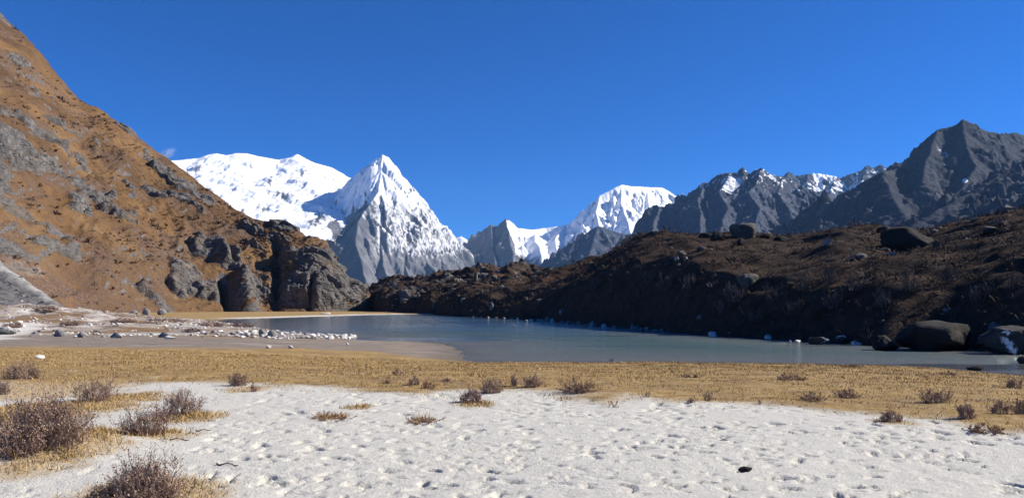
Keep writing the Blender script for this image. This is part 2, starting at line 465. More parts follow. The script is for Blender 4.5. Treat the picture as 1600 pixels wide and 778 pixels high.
A = np.cumsum(np.r_[0, np.linalg.norm(np.diff(b_, axis=0), axis=1)])[None, :] * np.ones((NT_, 1))
B = np.cumsum(np.vstack([np.zeros((1, NS)), np.linalg.norm(np.diff(Pg, axis=0), axis=-1)]), axis=0)
ppx, ppy, _ = project(Pg)
Nn = normals_grid(Pg); 
if Nn[..., 2].mean() < 0: Nn = -Nn
A = Pg[..., 0] * 1.15 + Pg[..., 1] * 0.2; B = Pg[..., 2] * 1.5 + Pg[..., 1] * 0.35     # noise follows the world, not the patch
# rock outcrops: (px, py, half length, half width, angle of the long axis in the photo, strength)
crops = [(22, 245, 58, 40, 35, 1.25), (60, 140, 60, 20, 30, .9), (120, 312, 26, 24, 30, 1.0), (150, 150, 60, 16, 45, 1.0), (215, 310, 40, 14, 30, .7), (185, 180, 30, 10, 45, .9), (250, 262, 44, 15, 30, 1.1),
         (300, 300, 50, 14, 35, .95), (235, 320, 24, 14, 50, .9), (35, 372, 46, 24, 35, 1.0), (320, 385, 34, 22, 45, 1.2), (355, 400, 26, 22, 60, 1.3), (290, 420, 40, 18, 30, 1.15), (400, 360, 44, 12, 30, .95),
         (440, 375, 26, 24, 60, 1.1), (480, 430, 34, 56, 0, 1.35), (455, 400, 20, 26, 40, 1.1), (520, 460, 36, 34, 20, 1.1), (396, 452, 40, 36, 60, 1.15), (375, 470, 22, 26, 80, 1.1), (330, 455, 20, 16, 60, .8), (85, 365, 30, 12, 40, .7),
         (275, 440, 20, 12, 40, .7), (205, 400, 30, 12, 40, .6), (105, 395, 26, 12, 40, .8), (130, 60, 30, 12, 45, .6), (60, 60, 34, 14, 40, .7), (545, 465, 20, 20, 30, 1.0), (20, 95, 30, 16, 30, .8), (160, 250, 30, 10, 35, .5), (455, 460, 30, 30, 50, 1.0),(-120, 200, 80, 50, 30, 1.1)]
rk = np.zeros((NT_, NS))
wx = 9 * fbm(A / 14, B / 14, 0, 3, 71); wy = 9 * fbm(A / 14, B / 14, 5.0, 3, 72)
for (a, b, l, w_, ang, st) in crops:
    ca, sa = math.cos(math.radians(ang)), math.sin(math.radians(ang))
    dx, dy = ppx + wx - a, ppy + wy - b
    q = np.hypot((dx * ca + dy * sa) / l, (-dx * sa + dy * ca) / w_)
    rk = np.maximum(rk, st * sstep(1.35, 0.25, q))
# strata run down to the right
dipU = (A * 0.78 - B * 0.62); dipV = (A * 0.62 + B * 0.78)
streak = fbm(dipU / 38, dipV / 11, 0, 5, 80)
patch = fbm(A / 60, B / 60, 3.0, 3, 83)
rk = np.clip(rk * (0.62 + 1.5 * streak) + 0.9 * sstep(0.10, 0.42, streak + 0.5 * patch), 0, 1.3)
rock = sstep(0.30, 0.68, rk + 0.34 * fbm(dipU / 7, dipV / 3, 0, 4, 85))
taper = sstep(0, 0.10, tt)[:, None] * (0.35 + 0.65 * sstep(1.02, 0.8, tt)[:, None])
big = fbm(A / 55, B / 70, 0, 4, 90)
gully = fbm(A / 26 + 0.4 * fbm(A / 30, B / 30, 0, 2, 95), B / 90, 0, 4, 91, ridged=True)
disp = taper * (6.5 * big + 4.6 * (gully - 0.4) + 1.7 * fbm(A / 11, B / 11, 0, 4, 92) + 0.7 * fbm(dipU / 9, dipV / 3.2, 0, 3, 94, ridged=True))
blocks = fbm(dipU / 16, dipV / 5.0, 0, 5, 93, gain=.6, ridged=True)
cr2 = fbm(A / 7, B / 12, 0, 5, 96, gain=.6, ridged=True)
st_ = dipV / 5.5 + 0.9 * fbm(A / 13, B / 13, 0, 3, 97); saw = st_ - np.floor(st_)
blocks = blocks + 0.8 * (sstep(0, .25, saw) - saw) * 1.4      # ledges along the strata
fa, fe = facets(dipU / 13, dipV / 6.5, 3); fb, fg = facets(dipU / 5.0 + .4 * fa, dipV / 2.6, 5)
disp = disp + rock * (0.8 + 1.5 * fa + .5 * fb - .7 * sstep(.14, 0, fe) + 0.8 * blocks + .4 * cr2) * (0.3 + 0.7 * taper)
# the dark cleft and the buttress beside it, the big cliff at the foot
lower = sstep(424, 440, ppy) * sstep(500, 484, ppy)
cl = np.interp(ppy, [425, 440, 470, 488], [352, 356, 362, 370])
disp += lower * (-7.0 * np.exp(-((ppx - cl + 6) / 8) ** 2) + 5.5 * np.exp(-((ppx - cl - 20) / 17) ** 2) * sstep(cl.min() * 0 + 0, 8, ppx - cl + 4))
cl2 = np.interp(ppy, [380, 410, 425], [352, 362, 368])
disp += sstep(376, 388, ppy) * sstep(424, 412, ppy) * (-5.0 * np.exp(-((ppx - cl2) / 6) ** 2) + 4.5 * np.exp(-((ppx - cl2 + 17) / 12) ** 2))
disp += sstep(370, 395, ppy) * sstep(490, 470, ppy) * (5.0 * np.exp(-((ppx - 485) / 30) ** 2) - 4.5 * np.exp(-((ppx - 433) / 8) ** 2))
disp += sstep(445, 455, ppy) * sstep(490, 480, ppy) * (-5.0 * np.exp(-((ppx - 483) / 4) ** 2))
Ph = Pg + Nn * disp[..., None]
Ph[0, :, 2] = -8.0; Ph[0, :, 1] -= 1.0
Nh = normals_grid(Ph)
if Nh[..., 2].mean() < 0: Nh = -Nh
steep = 1 - Nh[..., 2]
rock = np.clip(rock + 0.8 * sstep(0.52, 0.75, steep + 0.10 * fbm(A / 5, B / 5, 0, 3, 99)), 0, 1)
mauve = sstep(360, 470, ppy + 40 * patch) * sstep(330, 180, ppx) * 0.8 + 1.0 * sstep(-0.10, 0.20, fbm(dipU / 30, dipV / 12, 9.0, 5, 101, gain=.6)) 
pale = sstep(0.30, 0.5, fbm(A / 16, B / 22, 4.0, 4, 102) + 0.3 * rock) * sstep(380, 450, ppy)
hm = NT('hill_grass_rock')
P = hm.geo.outputs['Position']
h1 = hm.noise(P, 0.06, 6, 0.6); h2 = hm.noise(P, 0.35, 6, 0.65); h3 = hm.noise(P, 1.6, 4, 0.6)
grassc = hm.mix(hm.remap(h1, .35, .65), (0.140, 0.078, 0.034), (0.205, 0.121, 0.056))
grassc = hm.mix(hm.remap(h2, .5, .75), grassc, (0.105, 0.060, 0.030))
grassc = hm.mix(hm.remap(h3, .58, .72, 0, .6), grassc, (0.09, 0.055, 0.03))
mauvec = hm.mix(hm.remap(h3, .35, .65), (0.075, 0.050, 0.038), (0.165, 0.110, 0.078))
rockc = hm.mix(hm.remap(h2, .35, .65), (0.074, 0.070, 0.068), (0.168, 0.156, 0.148))
rockc = hm.mix(hm.remap(hm.noise(hm.mapping(P, (1, 1, .35)), 0.22, 5, .6), .58, .72, 0, .8), rockc, (0.27, 0.25, 0.225))
rockc = hm.mix(hm.remap(h3, .56, .72, 0, .55), rockc, (0.05, 0.046, 0.045))
rockc = hm.mix(hm.remap(h1, .5, .7, 0, .5), rockc, (0.15, 0.10, 0.06))
h0 = hm.noise(hm.mapping(P, (1.0, 1.0, .6), (0, .7, 0)), 0.022, 7, .68)
grassc = hm.mix(hm.remap(h0, .44, .60, 0, .85), grassc, (0.082, 0.050, 0.030))
grassc = hm.mix(hm.remap(h0, .42, .34, 0, .5), grassc, (0.20, 0.135, 0.075))
c = hm.mix(hm.math('MULTIPLY', hm.attr('mauve'), hm.remap(h2, .3, .6)), grassc, mauvec)
c = hm.mix(hm.math('MULTIPLY', hm.attr('pale'), 0.6), c, (0.30, 0.26, 0.22))
rf = hm.remap(hm.math('ADD', hm.attr('rock'), hm.math('ADD', hm.math('MULTIPLY', hm.math('SUBTRACT', h3, 0.5), 1.2), hm.math('MULTIPLY', hm.math('SUBTRACT', h2, 0.5), 1.2))), .40, .66)
c = hm.mix(rf, c, rockc)
ck = hm.voro(hm.mapping(P, (.8, .8, 1.3), (.3, .5, .2)), .33, 'DISTANCE_TO_EDGE')
ck2 = hm.voro(hm.mapping(P, (.8, .8, 1.3), (.3, .5, .2)), .95, 'DISTANCE_TO_EDGE')
crk = hm.math('MULTIPLY', hm.math('ADD', hm.remap(ck, 0, .12), hm.math('MULTIPLY', hm.remap(ck2, 0, .15), .5)), hm.attr('rock'))
hm.bsdf(c, 0.95, hm.bump(hm.math('ADD', hm.math('ADD', h2, hm.math('MULTIPLY', h3, .6)), hm.math('MULTIPLY', crk, .28)), 0.8, 1.2), 0.1)
link('hill', mesh_np('hill', Ph.reshape(-1, 3), grid_faces(NT_, NS), dict(rock=rock, mauve=mauve, pale=pale), True, hm.m), kind='structure')
hillP, hillN, hillrock = Ph[:NT_ - 40], Nh[:NT_ - 40], rock[:NT_ - 40]

# ---- moraine
mor_base = [(2300, 575), (1900, 566), (1700, 556), (1600, 551), (1500, 543.5), (1400, 541), (1300, 534), (1200, 528), (1100, 521.5), (1000, 511), (900, 501.5), (830, 497.6), (770, 495), (720, 492.6), (670, 489.5), (620, 488), (585, 486), (568, 484.5)]
mor_crest = [(2300, 250, 95), (1900, 275, 100), (1700, 310, 110), (1600, 330, 118), (1520, 349, 124), (1440, 366, 130), (1340, 359, 136), (1240, 368, 142), (1120, 365, 150), (1000, 368, 158), (972, 394, 175), (925, 416, 230), (876, 430, 280), (815, 419, 330), (745, 428, 380), (660, 437, 430), (598, 444, 480), (566, 468, 520)]
mb = [Wz(a, b + 1.5, ZL) + np.array([-0.6, 0, -0.5]) for a, b in mor_base]
mc = [W(a, b, d) for a, b, d in mor_crest]
MS, MT = 520, 250
mc_, mb_ = resample([mc, mb], MS)
bank_frac = np.interp(np.linspace(0, len(mc) - 1, MS), [0, 8, 10, 12, 15, 17], [.27, .27, .24, .20, .16, .12])
mt = np.concatenate([np.linspace(0, 1, MT - 30) ** 1.35, 1 + np.linspace(0, 1, 31)[1:] * 0.4])
Mg = np.empty((MT, MS, 3))
for j in range(MT):
    t = mt[j]
    if t <= 1:
        Mg[j] = mb_ + (mc_ - mb_) * t
        q_ = np.clip(t / 0.17, 0, 1); fz = bank_frac * (q_ * (1.5 - .5 * q_ * q_) ) + (1 - bank_frac) * (0.85 * t + 0.15 * t * t)
        Mg[j, :, 2] = mb_[:, 2] + (mc_[:, 2] - mb_[:, 2]) * fz
    else:
        q = t - 1
        dirv = (mc_ - mb_); 
        Mg[j] = mc_ + dirv * q
        Mg[j, :, 2] = mc_[:, 2] * (1 - 2.6 * q)
mA = np.cumsum(np.r_[0, np.linalg.norm(np.diff(mb_, axis=0), axis=1)])[None, :] * np.ones((MT, 1))
MX, MY = Mg[..., 0], Mg[..., 1]
mtap = sstep(0, 0.05, mt)[:, None] * (0.16 + 0.84 * sstep(1.0, 0.75, mt)[:, None])
scale_far = np.clip(MY / 150, 0.55, 2.2)
md = mtap * scale_far * (3.0 * fbm(MX / 26, MY / 26, 0, 5, 111) + 2.2 * fbm((MX * .8 + MY * .6) / 9, (MY * .8 - MX * .6) / 22, 0, 3, 112, ridged=True) + 0.5 * fbm(MX / 5, MY / 5, 0, 3, 113))
far_rough = sstep(170, 260, MY)
md += mtap * far_rough * (3.0 * (fbm(MX / 17, MY / 17, 0, 4, 117, ridged=True) - .45))
md += sstep(.3, .9, mt)[:, None] * (1.0 - far_rough) * (0.9 * fbm(MX / 13, MY / 13, 0, 4, 119))
Mp = Mg.copy(); Mp[..., 2] += md; 
Mn = normals_grid(Mp)
if Mn[..., 2].mean() < 0: Mn = -Mn
mrock = sstep(0.18, 0.45, fbm(MX / 7, MY / 7, 6.0, 4, 115) * 0.8 + 0.25 * far_rough) * (0.3 + 0.7 * far_rough)
mred = sstep(0.0, 0.4, fbm(MX / 28, MY / 28, 2.0, 3, 116))
mm = NT('moraine_heath')
P = mm.geo.outputs['Position']
k1 = mm.noise(P, 0.10, 5, .6); k2 = mm.noise(P, 0.9, 6, .65); k3 = mm.noise(P, 5.0, 4, .65)
c = mm.mix(mm.remap(k2, .3, .7), (0.031, 0.023, 0.018), (0.080, 0.056, 0.041))
c = mm.mix(mm.math('MULTIPLY', mm.attr('red'), mm.remap(k1, .4, .65, 0, .7)), c, (0.12, 0.062, 0.034))
c = mm.mix(mm.remap(k3, .55, .72, 0, .7), c, (0.018, 0.014, 0.012))
rc = mm.mix(k3, (0.06, 0.056, 0.052), (0.24, 0.22, 0.20))
c = mm.mix(mm.remap(mm.math('ADD', mm.attr('rock'), mm.math('MULTIPLY', mm.math('SUBTRACT', k2, .5), 1.2)), .55, .8), c, rc)
mm.bsdf(c, 0.97, mm.bump(mm.math('ADD', k2, mm.math('MULTIPLY', k3, .4)), 0.9, 0.7), 0.05)
link('moraine_hill', mesh_np('moraine_hill', Mp.reshape(-1, 3), grid_faces(MT, MS), dict(rock=mrock, red=mred), True, mm.m), kind='structure')
morP, morN = Mp[:MT - 30], Mn[:MT - 30]
mor_px, mor_py, mor_d = project(morP)
hil_px, hil_py, hil_d = project(hillP)

def on_surf(px, py, SPX, SPY, SD_, PTS, NRM):
    d2 = (SPX - px) ** 2 + (SPY - py) ** 2
    cand = np.argwhere(d2 < max(16, d2.min() * 1.5))
    best = min(cand, key=lambda q: SD_[q[0], q[1]])
    return PTS[best[0], best[1]], NRM[best[0], best[1]]

# ---- grey scree fan spilling from the hill at the left edge
ap = W(-110, 335, 222.0); ed = Wz(95, 481, 0.2) * 0 + W(96, 479, 176.0)
fr_, ft_ = np.meshgrid(np.linspace(0, 1, 120), np.linspace(-2.6, 0.75, 150))
FR = 95.0 * fr_
fth = ft_ + math.atan2(ed[1] - ap[1], ed[0] - ap[0])
fX, fY = ap[0] + FR * np.cos(fth), ap[1] + FR * np.sin(fth)
kf = (ap[2] - 0.0) / math.hypot(ed[0] - ap[0], ed[1] - ap[1])
fZ = ap[2] - kf * FR * (1.12 - .12 * FR / 95) + 1.3 * fbm(fX / 14, fY / 14, 0, 4, 141) * sstep(0, .3, fr_) + .35 * fbm(fX / 3, fY / 3, 0, 3, 142, ridged=True)
cr_ = -(fX - ap[0]) * (ed[1] - ap[1]) + (fY - ap[1]) * (ed[0] - ap[0]); cr_ /= math.hypot(ed[0] - ap[0], ed[1] - ap[1])
fZ = fZ + 1.6 * np.exp(-((cr_ - 0.5) / 2.6) ** 2) * sstep(.1, .3, fr_) - .9 * np.clip(cr_ - 2.0, 0, 30)
rim = np.exp(-((cr_ - 0.2 + 1.0 * fbm(fX / 5, fY / 5, 0, 2, 144)) / 1.1) ** 2) * sstep(-.3, .3, fbm(fX / 6, fY / 6, 0, 2, 145) + .1) * .8
sm_ = NT('grey_scree'); P = sm_.geo.outputs['Position']
q1 = sm_.voro(P, .9, 'F1', 'Color'); q2 = sm_.noise(P, .5, 5, .6); sepc = sm_.n.new('ShaderNodeSeparateColor'); sm_.l.new(q1, sepc.inputs[0])
c = sm_.mix(sm_.remap(sepc.outputs[0], .1, .9), (0.06, 0.06, 0.064), (0.16, 0.157, 0.157)); c = sm_.mix(sm_.remap(q2, .45, .7), c, (0.15, 0.13, 0.115)); c = sm_.mix(sm_.attr('rim'), c, (0.50, 0.48, 0.44))
sm_.bsdf(c, .95, sm_.bump(sm_.math('ADD', sepc.outputs[1], q2), .9, .5), .1)
link('scree_terrain', mesh_np('scree_terrain', np.stack([fX, fY, fZ], -1).reshape(-1, 3), grid_faces(150, 120), dict(rim=rim), True, sm_.m), kind='structure')

# ------------------------------------------------------------------ MOUNTAINS
def mountain(name, ridges, xr, yr, step, seed, k_scale=1.0, flute=0.13, flw=150.0, snow=None, conc=3500.0, rough=1.0, mat=None, floor=-5.0, wl=1.0, crag=26.0, jag=0.0, block=0.8):
    xs = np.arange(xr[0], xr[1], step[0]); ys = np.arange(yr[0], yr[1], step[1])
    GX, GY = np.meshgrid(xs, ys)
    qx = GX + rough * 38 * wl * fbm(GX / 420 / wl, GY / 420 / wl, 0, 4, seed); qy = GY + rough * 38 * wl * fbm(GX / 420 / wl, GY / 420 / wl, 5.5, 4, seed + 1)
    Z = np.full(GX.shape, -1e9); DR = np.zeros(GX.shape); AL = np.zeros(GX.shape); DI = np.zeros(GX.shape)
    arc = 0.0
    for (pts, k) in ridges:
        w = [W(*p) for p in pts]
        for a, b in zip(w[:-1], w[1:]):
            dx, dy = b[0] - a[0], b[1] - a[1]
            L = math.hypot(dx, dy) + 1e-6
            t = np.clip(((qx - a[0]) * dx + (qy - a[1]) * dy) / (L * L), 0, 1)
            d = np.hypot(qx - a[0] - t * dx, qy - a[1] - t * dy)
            zr = a[2] + (b[2] - a[2]) * t
            drop = k * k_scale * conc * (1 - np.exp(-d / conc))
            zz = zr - drop
            up = zz > Z
            Z = np.where(up, zz, Z); DR = np.where(up, drop, DR); AL = np.where(up, arc + t * L, AL); DI = np.where(up, d, DI)
            arc += L
        arc += 777.0
    amp = np.clip(DR / (260 * wl), 0.06, 1.0) * rough
    fl = fbm(AL / flw + .3 * fbm(GX / 300, GY / 300, 0, 2, seed + 3), DI / (flw * 5), 0, 4, seed + 4, ridged=True)
    rg = fbm(GX / 420 / wl, GY / 420 / wl, 0, 6, seed + 5, gain=.55, ridged=True)
    cg = fbm(GX / 95 / wl, GY / 95 / wl, 0, 4, seed + 9, gain=.6, ridged=True)
    wa = .5 * fbm(GX / 200 / wl, GY / 200 / wl, 2.2, 3, seed + 12)
    k1_, e1_ = facets(GX / 150 / wl + wa, GY / 150 / wl - wa, seed); k2_, _ = facets(GX / 60 / wl - wa, GY / 60 / wl + wa, seed + 1)
    cg = cg + block * (1.1 * k1_ + .5 * k2_ - .5 * sstep(.2, 0, e1_))
    Z2 = Z + amp * (flute * 620 * (fl - .45) + 110 * wl * (rg - .35) + crag * wl * (cg - .3)) + jag * fbm(GX / 26 / wl, GY / 40 / wl, 0, 3, seed + 6)
    Z2 = np.maximum(Z2, floor + 4 * fbm(GX / 200, GY / 200, 0, 2, 1))
    Pm = np.stack([GX, GY, Z2], -1)
    Nm = normals_grid(Pm)
    if Nm[..., 2].mean() < 0: Nm = -Nm
    mx_, my_, _ = project(Pm)
    sn = snow(mx_, my_, Nm, fl, rg, DR, GX, GY, Z2) if snow is not None else np.zeros_like(Z2)
    f = grid_faces(len(ys), len(xs))
    zf = Z2.ravel()[f].max(1)
    f = f[zf > floor + 6]
    scr = sstep(.02, .38, fbm(AL / (flw * .55), DI / (flw * 9), 0, 4, seed + 8, gain=.6)) * sstep(60 * wl, 260 * wl, DR) * sstep(.75, .45, 1 - Nm[..., 2])
    # relocate used vertices only
    used = np.unique(f); remap = np.full(Z2.size, -1); remap[used] = np.arange(len(used))
    return link(name, mesh_np(name, Pm.reshape(-1, 3)[used], remap[f], dict(snow=sn.ravel()[used], scree=scr.ravel()[used]), True, mat), kind='structure')

def mountain_material(name, dark, light, screec, ms=1.0, soft=.08, bump=.35):
    t = NT(name); P = t.geo.outputs['Position']
    a1 = t.noise(P, 0.006 * ms, 7, .62); a2 = t.noise(t.mapping(P, (1, 1, .4)), 0.025 * ms, 7, .66)
    rc = t.mix(t.remap(a1, .35, .65), dark, light)
    rc = t.mix(t.remap(a2, .5, .72, 0, .7), rc, tuple(q * .55 for q in dark))
    rc = t.mix(t.math('MULTIPLY', t.attr('scree'), .7), rc, screec)
    sf = t.remap(t.math('ADD', t.attr('snow'), t.math('MULTIPLY', t.math('SUBTRACT', a2, .5), .9)), .5 - soft, .5 + soft)
    c = t.mix(sf, rc, (0.86, 0.88, 0.91))
    t.bsdf(c, t.remap(sf, 0, 1, .95, .6), t.bump(a2, bump, 16.0 / ms), 0.1)
    return t.m
m_snow = mountain_material('snow_and_gneiss', (0.075, 0.078, 0.090), (0.16, 0.16, 0.168), (0.30, 0.295, 0.30), 1.0, .17, .5)
m_grey = mountain_material('grey_crag', (0.036, 0.043, 0.064), (0.084, 0.094, 0.125), (0.18, 0.19, 0.22), 2.2, .12, .9)
m_dark = mountain_material('dark_crag', (0.019, 0.023, 0.036), (0.043, 0.049, 0.066), (0.092, 0.098, 0.12), 2.8, .12, .9)

# snow massif on the left
def snow_massif(px, py, n, fl, rg, dr, gx, gy, z):
    r = fbm(px / 30, py / 22, 0, 4, 201)
    s = 1.0 - 1.1 * sstep(.12, .40, r) * sstep(0.28, .55, 1 - n[..., 2]) 
    s -= 1.2 * sstep(335, 352, py) * sstep(470, 490, px) * sstep(-.1, .3, r)
    fine = fbm(px / 5, py / 9, 0, 4, 202)
    for (a, b, l, w) in ((308, 264, 16, 10), (390, 258, 12, 10), (420, 285, 10, 16), (476, 272, 12, 10), (520, 282, 9, 12), (436, 305, 22, 9), (410, 325, 16, 10), (452, 312, 8, 12), (500, 345, 16, 22)):
        s -= .75 * sstep(1.4, .2, np.hypot((px - a) / l, (py - b) / w)) * sstep(-.15, .35, fine + .15)
    return s
crestA = [(60, 300, 6900), (180, 264, 7300), (230, 253, 7500), (280, 250, 7750), (312, 247, 7900), (325, 242, 7960), (338, 240, 8000), (353, 243, 8080), (368, 239.5, 8150), (385, 240, 8240), (412, 246, 8370), (435, 250, 8480), (452, 246, 8570),
          (463, 241, 8620), (476, 248, 8690), (490, 254, 8760), (508, 259, 8850), (518, 262, 8900), (530, 274, 8960), (540, 287, 9000), (552, 300, 9050), (600, 340, 9100)]
mountain('snow_mountain', [(crestA, .62), ([(463, 241, 8620), (470, 290, 8000), (462, 340, 7300)], .7), ([(368, 240, 8150), (395, 290, 7500), (420, 340, 6900)], .62),
                           ([(312, 247, 7900), (330, 300, 7200), (350, 350, 6600)], .6), ([(518, 262, 8900), (515, 300, 8300), (505, 335, 7800), (492, 385, 7200)], .95)],
         (-5800, -1400), (5400, 9700), (13, 17), 300, flute=.09, flw=220, snow=snow_massif, rough=.7, crag=26, block=.5, mat=m_snow)

# the pyramid
def snow_pyramid(px, py, n, fl, rg, dr, gx, gy, z):
    line = np.interp(px, [480, 520, 545, 570, 590, 610, 640, 670, 700, 740], [345, 348, 345, 332, 318, 330, 332, 345, 372, 380])
    s = sstep(60, -45, py - line - 36 * (0.45 - fl) * 1.0 + 30 * (rg - .35))
    low = .66 * sstep(.62, .15, fl + .5 * fbm(px / 6, py / 14, 0, 3, 234)) * sstep(450, 370, py)
    left = sstep(575, 545, px) * sstep(330, 360, py)
    s = np.maximum(s, low) - .55 * left - .5 * sstep(.55, .75, 1 - n[..., 2]) * sstep(310, 345, py)
    s -= .75 * sstep(.15, .3, fbm(px / 9, py / 16, 0, 3, 233)) * sstep(275, 310, py)
    dust_and_light = fbm(px / 2.6, py / 4.5, 0, 5, 235, gain=.65) + .5 * sstep(-.2, .5, n[..., 0]) - .35 * sstep(.2, -.5, n[..., 0])  # snow dust, thickened sunward and thinned opposite to paint in lit and shaded facets
    s = np.maximum(s, np.clip(.16 + .62 * dust_and_light, 0, .56) * sstep(440, 375, py + 18 * fbm(px / 20, py / 20, 0, 2, 236)) * (.35 + .65 * sstep(560, 600, px)))
    return s
pyr = [([(538, 292, 7900), (545, 287, 7800), (553, 276, 7600), (566, 266, 7400), (578, 255, 7200), (590, 247, 7070), (600, 242.5, 7000)], 1.6),
       ([(600, 242.5, 7000), (609, 247, 7050), (620, 264, 7130), (632, 281, 7210), (645, 297, 7290), (660, 317, 7390), (676, 340, 7490), (690, 360, 7580), (704, 380, 7660), (718, 394, 7720), (735, 418, 7800)], 1.6),
       ([(600, 242.5, 7000), (597, 268, 6850), (590, 298, 6620), (574, 326, 6350), (560, 346, 6150), (556, 380, 5900), (566, 412, 5600), (572, 440, 5300)], 1.35),
       ([(590, 298, 6620), (598, 330, 6480), (594, 365, 6250), (600, 400, 6000), (606, 440, 5650)], 1.5),
       ([(618, 300, 6950), (628, 335, 6750), (622, 365, 6550), (632, 400, 6300), (640, 440, 5900)], 1.45),
       ([(645, 300, 7280), (648, 345, 6980), (654, 378, 6700), (652, 384, 6600), (668, 410, 6300), (690, 432, 6000)], 1.5),
       ([(676, 342, 7480), (684, 380, 7150), (704, 415, 6800), (722, 432, 6500)], 1.2), ([(538, 292, 7900), (520, 330, 7400), (512, 360, 7000), (520, 400, 6600)], 1.3)]
mountain('snow_mountain', pyr, (-2300, -200), (5200, 8100), (8, 9.5), 320, flute=.22, flw=230, crag=28, block=.6, snow=snow_pyramid, mat=m_snow)

# small snow peak far behind the col
mountain('snow_mountain', [([(660, 400, 11200), (695, 384, 11100), (708, 373, 11000), (720, 369, 11000), (728, 374, 10950), (737, 381, 10900), (760, 400, 10800)], .7)],
         (-1500, -200), (10300, 11600), (14, 18), 340, flute=.05, snow=lambda px, py, *a: np.ones_like(px) * .95, rough=.5, mat=m_snow)

# dark horn, snowy col and the white massif behind
def snow_col(px, py, n, fl, rg, dr, gx, gy, z):
    crest_y = np.interp(px, [700, 755, 790, 806, 850, 885, 905, 935, 970, 1040, 1070], [405, 362, 343, 358, 357, 352, 336, 306, 289, 295, 313])
    depth = py - crest_y
    lim = np.interp(px, [700, 770, 782, 790, 806, 830, 860, 885, 905, 925, 950, 990, 1060], [-30, -24, -14, -7, 34, 46, 52, 30, 30, 62, 74, 86, 90])
    s = sstep(14, -10, depth - lim + 14 * (rg - .35) - 10 * (fl - .4))
    s -= .9 * sstep(.08, .3, fbm(px / 7, py / 9, 0, 4, 251)) * sstep(890, 925, px) * sstep(.3, .55, 1 - n[..., 2])
    s = np.maximum(s, .6 * sstep(.5, .15, fl) * sstep(800, 815, px) * sstep(440, 400, py))
    return s
col = [([(690, 415, 8300), (712, 397, 8150), (735, 381, 7950), (752, 364, 7750), (764, 354, 7600), (769, 351, 7520), (777, 354, 7500), (784, 347, 7500), (790, 342, 7500), (797, 346, 7510), (806, 357, 7600), (830, 359, 7800), (852, 356, 7900), (884, 352, 7900),
         (897, 343, 7850), (906, 334, 7800), (920, 320, 7800), (936, 304, 7830), (955, 296, 7900), (971, 289, 7980), (990, 291, 8080), (1012, 292, 8190), (1036, 294, 8310), (1050, 302, 8380), (1070, 313, 8480), (1120, 345, 8600)], 1.45),
       ([(790, 342, 7500), (795, 365, 7250), (800, 395, 6900), (806, 425, 6500)], 1.2), ([(767, 352, 7500), (770, 380, 7250), (772, 400, 7000), (775, 425, 6700)], 1.3),
       ([(835, 366, 7550), (836, 378, 7300), (845, 395, 6900), (850, 425, 6500)], 1.0), ([(884, 352, 7900), (868, 372, 7500), (872, 400, 7000), (880, 430, 6500)], 1.0),
       ([(936, 304, 7830), (932, 330, 7600), (938, 352, 7350)], 1.1), ([(971, 289, 7980), (972, 320, 7700), (982, 350, 7350), (990, 380, 7000)], 1.1), ([(1012, 292, 8190), (1016, 330, 7800), (1026, 360, 7400)], 1.0)]
mountain('snow_mountain', col, (-900, 2300), (6300, 8800), (9, 11), 360, flute=.14, flw=120, crag=58, snow=snow_col, mat=m_snow)

# bare grey ridge before it
mountain('mountain', [([(840, 440, 5000), (868, 408, 5050), (885, 392, 5100), (905, 372, 5150), (922, 358, 5200), (932, 353, 5200), (960, 361, 5200), (985, 368, 5200), (1050, 375, 5200)], .95),
                      ([(932, 353, 5200), (925, 390, 4900), (905, 430, 4500)], .8), ([(975, 365, 5200), (960, 400, 4850), (955, 430, 4500)], .75)],
         (0, 1500), (4300, 5600), (8, 9), 380, flute=.04, flw=100, wl=.6, crag=70, mat=m_grey, snow=lambda px, py, n, fl, *a: .45 * sstep(.35, 0, fl) * sstep(400, 360, py))

# jagged grey range
def snow_dust(px, py, n, fl, rg, dr, gx, gy, z):
    return .30 * sstep(330, 275, py) + .42 * sstep(330, 280, py) * sstep(.6, .1, fl) + .25 * sstep(.3, 0, fl) + .35 * (fbm(px / 4, py / 7, 0, 4, 271) > .22) * sstep(335, 285, py) + .3 * sstep(25, 0, np.hypot(px - 1145, (py - 287) * 1.2))
rng_ = [([(940, 430, 3600), (975, 396, 3600), (992, 368, 3600), (1003, 348, 3600), (1012, 330, 3600), (1018, 321, 3590), (1026, 320, 3580), (1031, 325, 3580), (1045, 317, 3570), (1052, 318, 3570), (1060, 316, 3570), (1075, 311, 3570), (1084, 300, 3570), (1092, 290, 3570), (1098, 285, 3560), (1110, 287, 3560), (1116, 276, 3550),
          (1124, 272, 3540), (1140, 270, 3530), (1151, 269, 3520), (1156, 265, 3520), (1160, 262, 3520), (1165, 266, 3520), (1173, 270, 3520), (1180, 265, 3510), (1190, 261.5, 3500), (1196, 266, 3500), (1205, 272, 3500), (1222, 277, 3520), (1240, 284, 3550), (1262, 296, 3600), (1290, 312, 3600), (1340, 340, 3600)], 1.7),
        ([(1098, 286, 3560), (1090, 310, 3400), (1096, 335, 3200), (1092, 365, 2950)], 1.1), ([(1031, 322, 3580), (1022, 345, 3400), (1018, 370, 3150)], 1.15), ([(1052, 318, 3570), (1050, 345, 3350), (1055, 370, 3100)], 1.1),
        ([(1140, 270, 3530), (1126, 300, 3350), (1135, 325, 3150), (1125, 365, 2900)], 1.0), ([(1190, 262, 3500), (1180, 290, 3350), (1170, 300, 3280), (1185, 325, 3050), (1180, 370, 2800)], 1.0),
        ([(1222, 277, 3520), (1215, 300, 3350), (1235, 330, 3100), (1240, 365, 2850)], .9), ([(1262, 296, 3600), (1265, 330, 3300), (1280, 365, 3000)], .8)]
